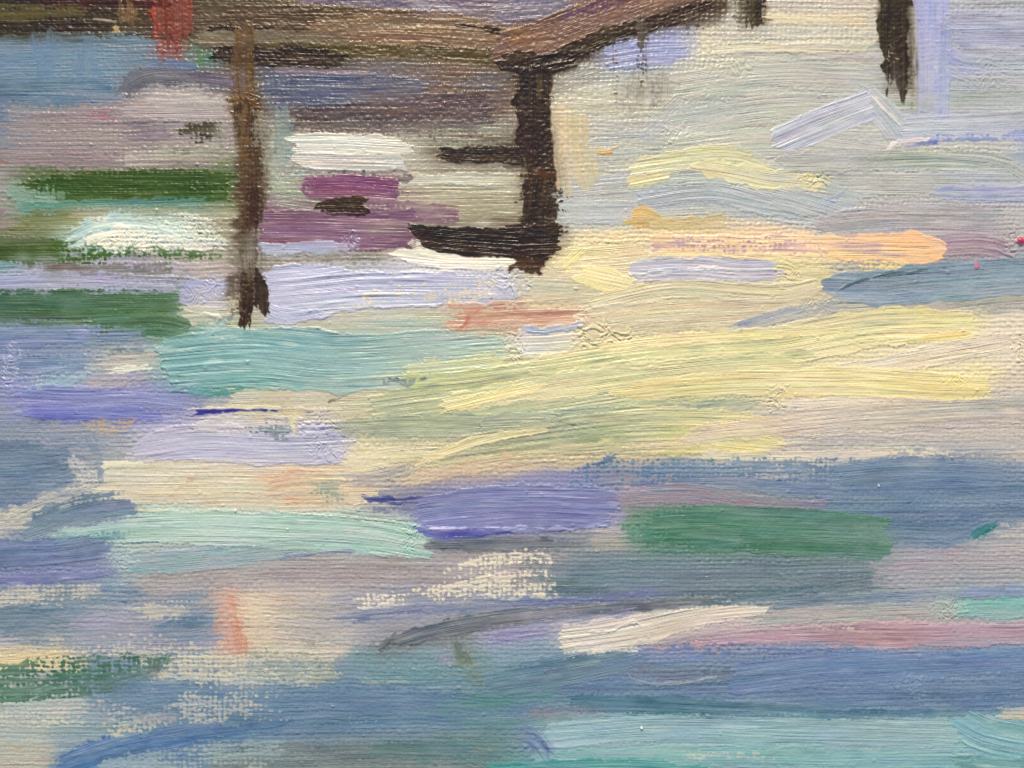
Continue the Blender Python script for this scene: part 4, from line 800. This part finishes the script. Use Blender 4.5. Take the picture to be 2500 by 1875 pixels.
# ---- underpainting: a thin rubbed layer in the local colours, laid before the strokes
def underpaint():
    global C, H
    q = 15.0
    nx = int((W + 2 * MARGIN) / q) + 2; ny = int((HGT + 2 * MARGIN) / q) + 2
    A = np.zeros((ny, nx, 4), np.float32)
    for label, col, pts, w, k, o in STROKES:
        if k in ('lump', 'bead', 'd', 's'):
            continue
        ws = [w] * len(pts) if np.isscalar(w) else list(np.interp(np.linspace(0, 1, len(pts)), np.linspace(0, 1, len(w)), w))
        Q = catmull([(a[0], a[1], b) for a, b in zip(pts, ws)], 14.0)
        for x, y, ww in Q:
            for dy in np.arange(-ww / 2, ww / 2 + 1, q):
                i = int((x + MARGIN) / q); j = int((y + dy + MARGIN) / q)
                if 0 <= i < nx and 0 <= j < ny:
                    A[j, i, :3] += col; A[j, i, 3] += 1
    B = np.stack([blur(A[..., c], 2) + .02 * blur(A[..., c], 9) + .001 * blur(A[..., c], 30) for c in range(4)], -1)
    B = B[..., :3] / np.maximum(B[..., 3:], 1e-6)
    fx = (GX + MARGIN) / q + .8 * noise(GX / 60, GY / 14, 70); fy = (GY + MARGIN) / q + .6 * noise(GX / 50, GY / 16, 71)
    ix = np.clip(fx.astype(np.int32), 0, nx - 2); iy = np.clip(fy.astype(np.int32), 0, ny - 2)
    tx = np.clip(fx - ix, 0, 1)[..., None]; ty = np.clip(fy - iy, 0, 1)[..., None]
    U = (B[iy, ix] * (1 - tx) + B[iy, ix + 1] * tx) * (1 - ty) + (B[iy + 1, ix] * (1 - tx) + B[iy + 1, ix + 1] * tx) * ty
    U = U + (6 * noise(GX / 120, GY / 7, 72))[..., None]
    a = sstep(-.3, .3, 1.15 + .5 * noise(GX / 90, GY / 40, 73) + .4 * noise(GX / 60, GY / 8, 74) + .8 * TOOTH) * .9
    C = C * (1 - a[..., None]) + U * a[..., None]
    H = H + a * (.35 * noise(GX / 120, GY / 7, 75))
    PARTS.append(('underpainting', 'thin rubbed colour between the strokes'))
    OWN[a > .5] = 1

underpaint()
for idx, (label, col, pts, w, k, o) in enumerate(STROKES):
    if k == 'lump':
        lump(label, *col, **o)
    elif k == 'bead':
        bead(label, *col)
    else:
        lay(idx, label, col, pts, w, k, o)

# grit: stray specks of dried paint all over
for q in range(560):
    x = RNG.uniform(0, W); y = RNG.uniform(0, HGT); r = RNG.uniform(2.6, 5.2)
    i = int((x + MARGIN) / STEP); j = int((y + MARGIN) / STEP)
    sl = (slice(max(j - 5, 0), j + 6), slice(max(i - 5, 0), i + 6))
    d2 = ((GX[sl] - x) ** 2 + ((GY[sl] - y) * 1.3) ** 2) / (r * r)
    H[sl] += RNG.uniform(.2, 1.0) ** 2 * 2.6 * np.exp(-d2)
H += GLOSS * (.75 * noise(GX / 6.5, GY / 5, 82) + .45 * noise(GX / 13, GY / 9, 83))
H += .2 * noise(GX / 5, GY / 4, 80) + .22 * noise(GX / 13, GY / 9, 81)
C = np.clip(C, 8, 252)
# ------------------------------------------------------------------ SIM END

# ------------------------------------------------------------------ materials
def paint_material(name, gloss, fine, furrow):
    m = bpy.data.materials.new(name); m.use_nodes = True
    nt = m.node_tree; b = nt.nodes['Principled BSDF']
    at = nt.nodes.new('ShaderNodeAttribute'); at.attribute_name = 'pigment'
    tc = nt.nodes.new('ShaderNodeTexCoord')
    n1 = nt.nodes.new('ShaderNodeTexNoise'); n1.inputs['Scale'].default_value = 2600; n1.inputs['Detail'].default_value = 3
    nt.links.new(tc.outputs['Object'], n1.inputs['Vector'])
    mr = nt.nodes.new('ShaderNodeMapRange')
    mr.inputs['From Min'].default_value = .25; mr.inputs['From Max'].default_value = .75
    mr.inputs['To Min'].default_value = .94; mr.inputs['To Max'].default_value = 1.06
    nt.links.new(n1.outputs['Fac'], mr.inputs['Value'])
    hs = nt.nodes.new('ShaderNodeVectorMath'); hs.operation = 'SCALE'
    nt.links.new(at.outputs['Color'], hs.inputs[0]); nt.links.new(mr.outputs['Result'], hs.inputs['Scale'])
    nt.links.new(hs.outputs['Vector'], b.inputs['Base Color'])
    n2 = nt.nodes.new('ShaderNodeTexNoise'); n2.inputs['Scale'].default_value = 900; n2.inputs['Detail'].default_value = 2
    nt.links.new(tc.outputs['Object'], n2.inputs['Vector'])
    rr = nt.nodes.new('ShaderNodeMapRange')
    rr.inputs['From Min'].default_value = .3; rr.inputs['From Max'].default_value = .7
    rr.inputs['To Min'].default_value = gloss - .08; rr.inputs['To Max'].default_value = gloss + .1
    nt.links.new(n2.outputs['Fac'], rr.inputs['Value'])
    nt.links.new(rr.outputs['Result'], b.inputs['Roughness'])
    b.inputs['Specular IOR Level'].default_value = .42
    ab = nt.nodes.new('ShaderNodeAttribute'); ab.attribute_name = 'bristle'
    n3 = nt.nodes.new('ShaderNodeTexNoise'); n3.inputs['Scale'].default_value = 1.0; n3.inputs['Detail'].default_value = 2.5
    nt.links.new(ab.outputs['Vector'], n3.inputs['Vector'])
    b0 = nt.nodes.new('ShaderNodeBump'); b0.inputs['Strength'].default_value = 1.0; b0.inputs['Distance'].default_value = furrow
    nt.links.new(n3.outputs['Fac'], b0.inputs['Height'])
    sp = nt.nodes.new('ShaderNodeSeparateXYZ'); nt.links.new(ab.outputs['Vector'], sp.inputs['Vector'])
    n4 = nt.nodes.new('ShaderNodeTexNoise'); n4.inputs['Scale'].default_value = 220; n4.inputs['Detail'].default_value = 2
    nt.links.new(tc.outputs['Object'], n4.inputs['Vector'])
    m4 = nt.nodes.new('ShaderNodeMapRange')
    m4.inputs['From Min'].default_value = .35; m4.inputs['From Max'].default_value = .62
    m4.inputs['To Min'].default_value = .12; m4.inputs['To Max'].default_value = 1.0
    nt.links.new(n4.outputs['Fac'], m4.inputs['Value'])
    mu = nt.nodes.new('ShaderNodeMath'); mu.operation = 'MULTIPLY'
    nt.links.new(sp.outputs['Z'], mu.inputs[0]); nt.links.new(m4.outputs['Result'], mu.inputs[1])
    nt.links.new(mu.outputs['Value'], b0.inputs['Strength'])
    bp = nt.nodes.new('ShaderNodeBump'); nt.links.new(b0.outputs['Normal'], bp.inputs['Normal']); bp.inputs['Strength'].default_value = fine; bp.inputs['Distance'].default_value = .00004
    nt.links.new(n1.outputs['Fac'], bp.inputs['Height']); nt.links.new(bp.outputs['Normal'], b.inputs['Normal'])
    return m

MAT_SATIN = paint_material('oil_paint_satin', .40, .35, .00021)
MAT_GLOSS = paint_material('oil_paint_glossy', .42, .4, .00012)
MAT_GROUND = paint_material('primed_linen', .7, .5, .0001)

# ------------------------------------------------------------------ the painting
ROOT = bpy.data.objects.new('oil_painting', None)
SC.collection.objects.link(ROOT)
ROOT.location = (0, 0, 1.5 - (HGT / 2 + MARGIN) * PX)
ROOT.empty_display_size = .05
ROOT['label'] = 'oil painting of a dark pier over pale blue, yellow and lavender water, seen close up'
ROOT['category'] = 'painting'
Z0 = (HGT + MARGIN) * PX

def to_lin(c):
    c = c / 255.0
    return np.where(c <= .04045, c / 12.92, ((c + .055) / 1.055) ** 2.4)

VX = (GX.astype(np.float64) - W / 2) * PX
VZ = Z0 - GY.astype(np.float64) * PX
VY = -H.astype(np.float64) * PX
CO = np.stack([VX, VY, VZ], -1).reshape(-1, 3).astype(np.float32)
gy, gx = np.gradient(H.astype(np.float64), STEP)
NRM = np.stack([-gx, -np.ones_like(gx), gy], -1)
NRM /= np.linalg.norm(NRM, axis=-1, keepdims=True)
NRM = NRM.reshape(-1, 3).astype(np.float32)
PIG = np.ones((NY * NX, 4), np.float32)
PIG[:, :3] = np.clip((to_lin(C.reshape(-1, 3)) - SHEEN) / LIGHT, 0.003, .92)

def bristle(pid, vs):
    j = vs // NX; i = vs % NX
    if pid in FRAMES:
        sl, u, l, comb = FRAMES[pid]
        j = np.clip(j - sl[0].start, 0, u.shape[0] - 1); i = np.clip(i - sl[1].start, 0, u.shape[1] - 1)
        return np.stack([u[j, i] / 150.0 + pid * 3.7, l[j, i] / 4.2, np.full(len(vs), comb)], -1).astype(np.float32)
    return np.stack([xs[i] / 40.0, ys[j] / 6.0, np.full(len(vs), .3)], -1).astype(np.float32)

jj, ii = np.meshgrid(np.arange(NY - 1), np.arange(NX - 1), indexing='ij')
v00 = (jj * NX + ii).ravel(); v10 = v00 + 1; v01 = v00 + NX; v11 = v01 + 1
OW = OWN.ravel()
QO = np.maximum(np.maximum(OW[v00], OW[v10]), np.maximum(OW[v01], OW[v11]))
# majority of the four corners when two agree, else the topmost
QO = np.where(OW[v00] == OW[v11], OW[v00], np.where(OW[v10] == OW[v01], OW[v10], QO))
QUADS = np.stack([v00, v01, v11, v10], 1)
order = np.argsort(QO, kind='stable')
QS = QO[order]
starts = np.searchsorted(QS, np.arange(len(PARTS) + 2))

def sheet(name, pieces, mat, parent):
    """pieces: list of (part id, quads); one mesh object"""
    co, nr, pg, brs, fc, off = [], [], [], [], [], 0
    for pid, quads in pieces:
        vs, inv = np.unique(quads.ravel(), return_inverse=True)
        co.append(CO[vs]); nr.append(NRM[vs]); pg.append(PIG[vs]); brs.append(bristle(pid, vs))
        fc.append(inv.astype(np.int32).ravel() + off); off += len(vs)
    co = np.concatenate(co); nr = np.concatenate(nr); pg = np.concatenate(pg); brs = np.concatenate(brs); fc = np.concatenate(fc)
    n = len(fc) // 4
    me = bpy.data.meshes.new(name)
    me.vertices.add(len(co)); me.vertices.foreach_set('co', co.ravel())
    me.loops.add(n * 4); me.loops.foreach_set('vertex_index', fc)
    me.polygons.add(n)
    me.polygons.foreach_set('loop_start', np.arange(0, n * 4, 4, dtype=np.int32))
    me.polygons.foreach_set('loop_total', np.full(n, 4, np.int32))
    me.polygons.foreach_set('use_smooth', np.ones(n, bool))
    me.attributes.new('pigment', 'FLOAT_COLOR', 'POINT').data.foreach_set('color', pg.ravel())
    me.attributes.new('bristle', 'FLOAT_VECTOR', 'POINT').data.foreach_set('vector', brs.ravel())
    me.update(calc_edges=True)
    me.normals_split_custom_set_from_vertices(nr.tolist())
    me.materials.append(mat)
    o = bpy.data.objects.new(name, me)
    SC.collection.objects.link(o)
    o.parent = parent
    return o

GL = GLOSS.ravel()
VIS = np.zeros(len(PARTS) + 2, int)                 # visible cells of each part inside the frame
jq, iq = order // (NX - 1), order % (NX - 1)
inside = (xs[iq] > 0) & (xs[iq] < W) & (ys[jq] > 0) & (ys[jq] < HGT)
np.add.at(VIS, QS[inside], 1)
sid = [p + 1 for p in range(len(PARTS)) if PARTS[p][0] == 'brush_stroke']
keep = set(sorted(sid, key=lambda p: -VIS[p])[:300])
small, host = [], None
for pid in range(len(PARTS) + 1):
    q = QUADS[order[starts[pid]:starts[pid + 1]]]
    if len(q) == 0:
        continue
    if pid == 0:
        sheet('primed_ground', [(0, q)], MAT_GROUND, ROOT)['label'] = 'bare cream primer showing through the weave'
        continue
    name, label = PARTS[pid - 1]
    if name == 'brush_stroke' and pid not in keep or len(q) < 12:
        small.append((pid, q))
        continue
    g = float(GL[q[:, 0]].mean())
    o = sheet(name, [(pid, q)], MAT_GLOSS if g > .45 else MAT_SATIN, host if name == 'paint_lump' and host else ROOT)
    o['label'] = label
    if name == 'brush_stroke':
        host = o
if small:
    o = sheet('small_touches', small, MAT_SATIN, ROOT)
    o['label'] = 'the smallest flecks and hairlines of paint'
    o['kind'] = 'stuff'

# linen and stretcher behind the paint
def slab(name, x0, x1, y0, y1, z0, z1, mat):
    co = [(x0, y0, z0), (x1, y0, z0), (x1, y1, z0), (x0, y1, z0), (x0, y0, z1), (x1, y0, z1), (x1, y1, z1), (x0, y1, z1)]
    fa = [(0, 3, 2, 1), (4, 5, 6, 7), (0, 1, 5, 4), (1, 2, 6, 5), (2, 3, 7, 6), (3, 0, 4, 7)]
    me = bpy.data.meshes.new(name); me.from_pydata(co, [], fa); me.materials.append(mat)
    o = bpy.data.objects.new(name, me); SC.collection.objects.link(o); o.parent = ROOT
    return o

lin = bpy.data.materials.new('raw_linen'); lin.use_nodes = True
lb = lin.node_tree.nodes['Principled BSDF']
wv = lin.node_tree.nodes.new('ShaderNodeTexWave'); wv.inputs['Scale'].default_value = 900
ramp = lin.node_tree.nodes.new('ShaderNodeValToRGB')
ramp.color_ramp.elements[0].color = (.36, .29, .2, 1); ramp.color_ramp.elements[1].color = (.52, .45, .33, 1)
lin.node_tree.links.new(wv.outputs['Fac'], ramp.inputs['Fac']); lin.node_tree.links.new(ramp.outputs['Color'], lb.inputs['Base Color'])
lb.inputs['Roughness'].default_value = .9
hx = (W / 2 + MARGIN) * PX
slab('canvas', -hx, hx, .0008, .018, 0.0, (HGT + 2 * MARGIN) * PX, lin)
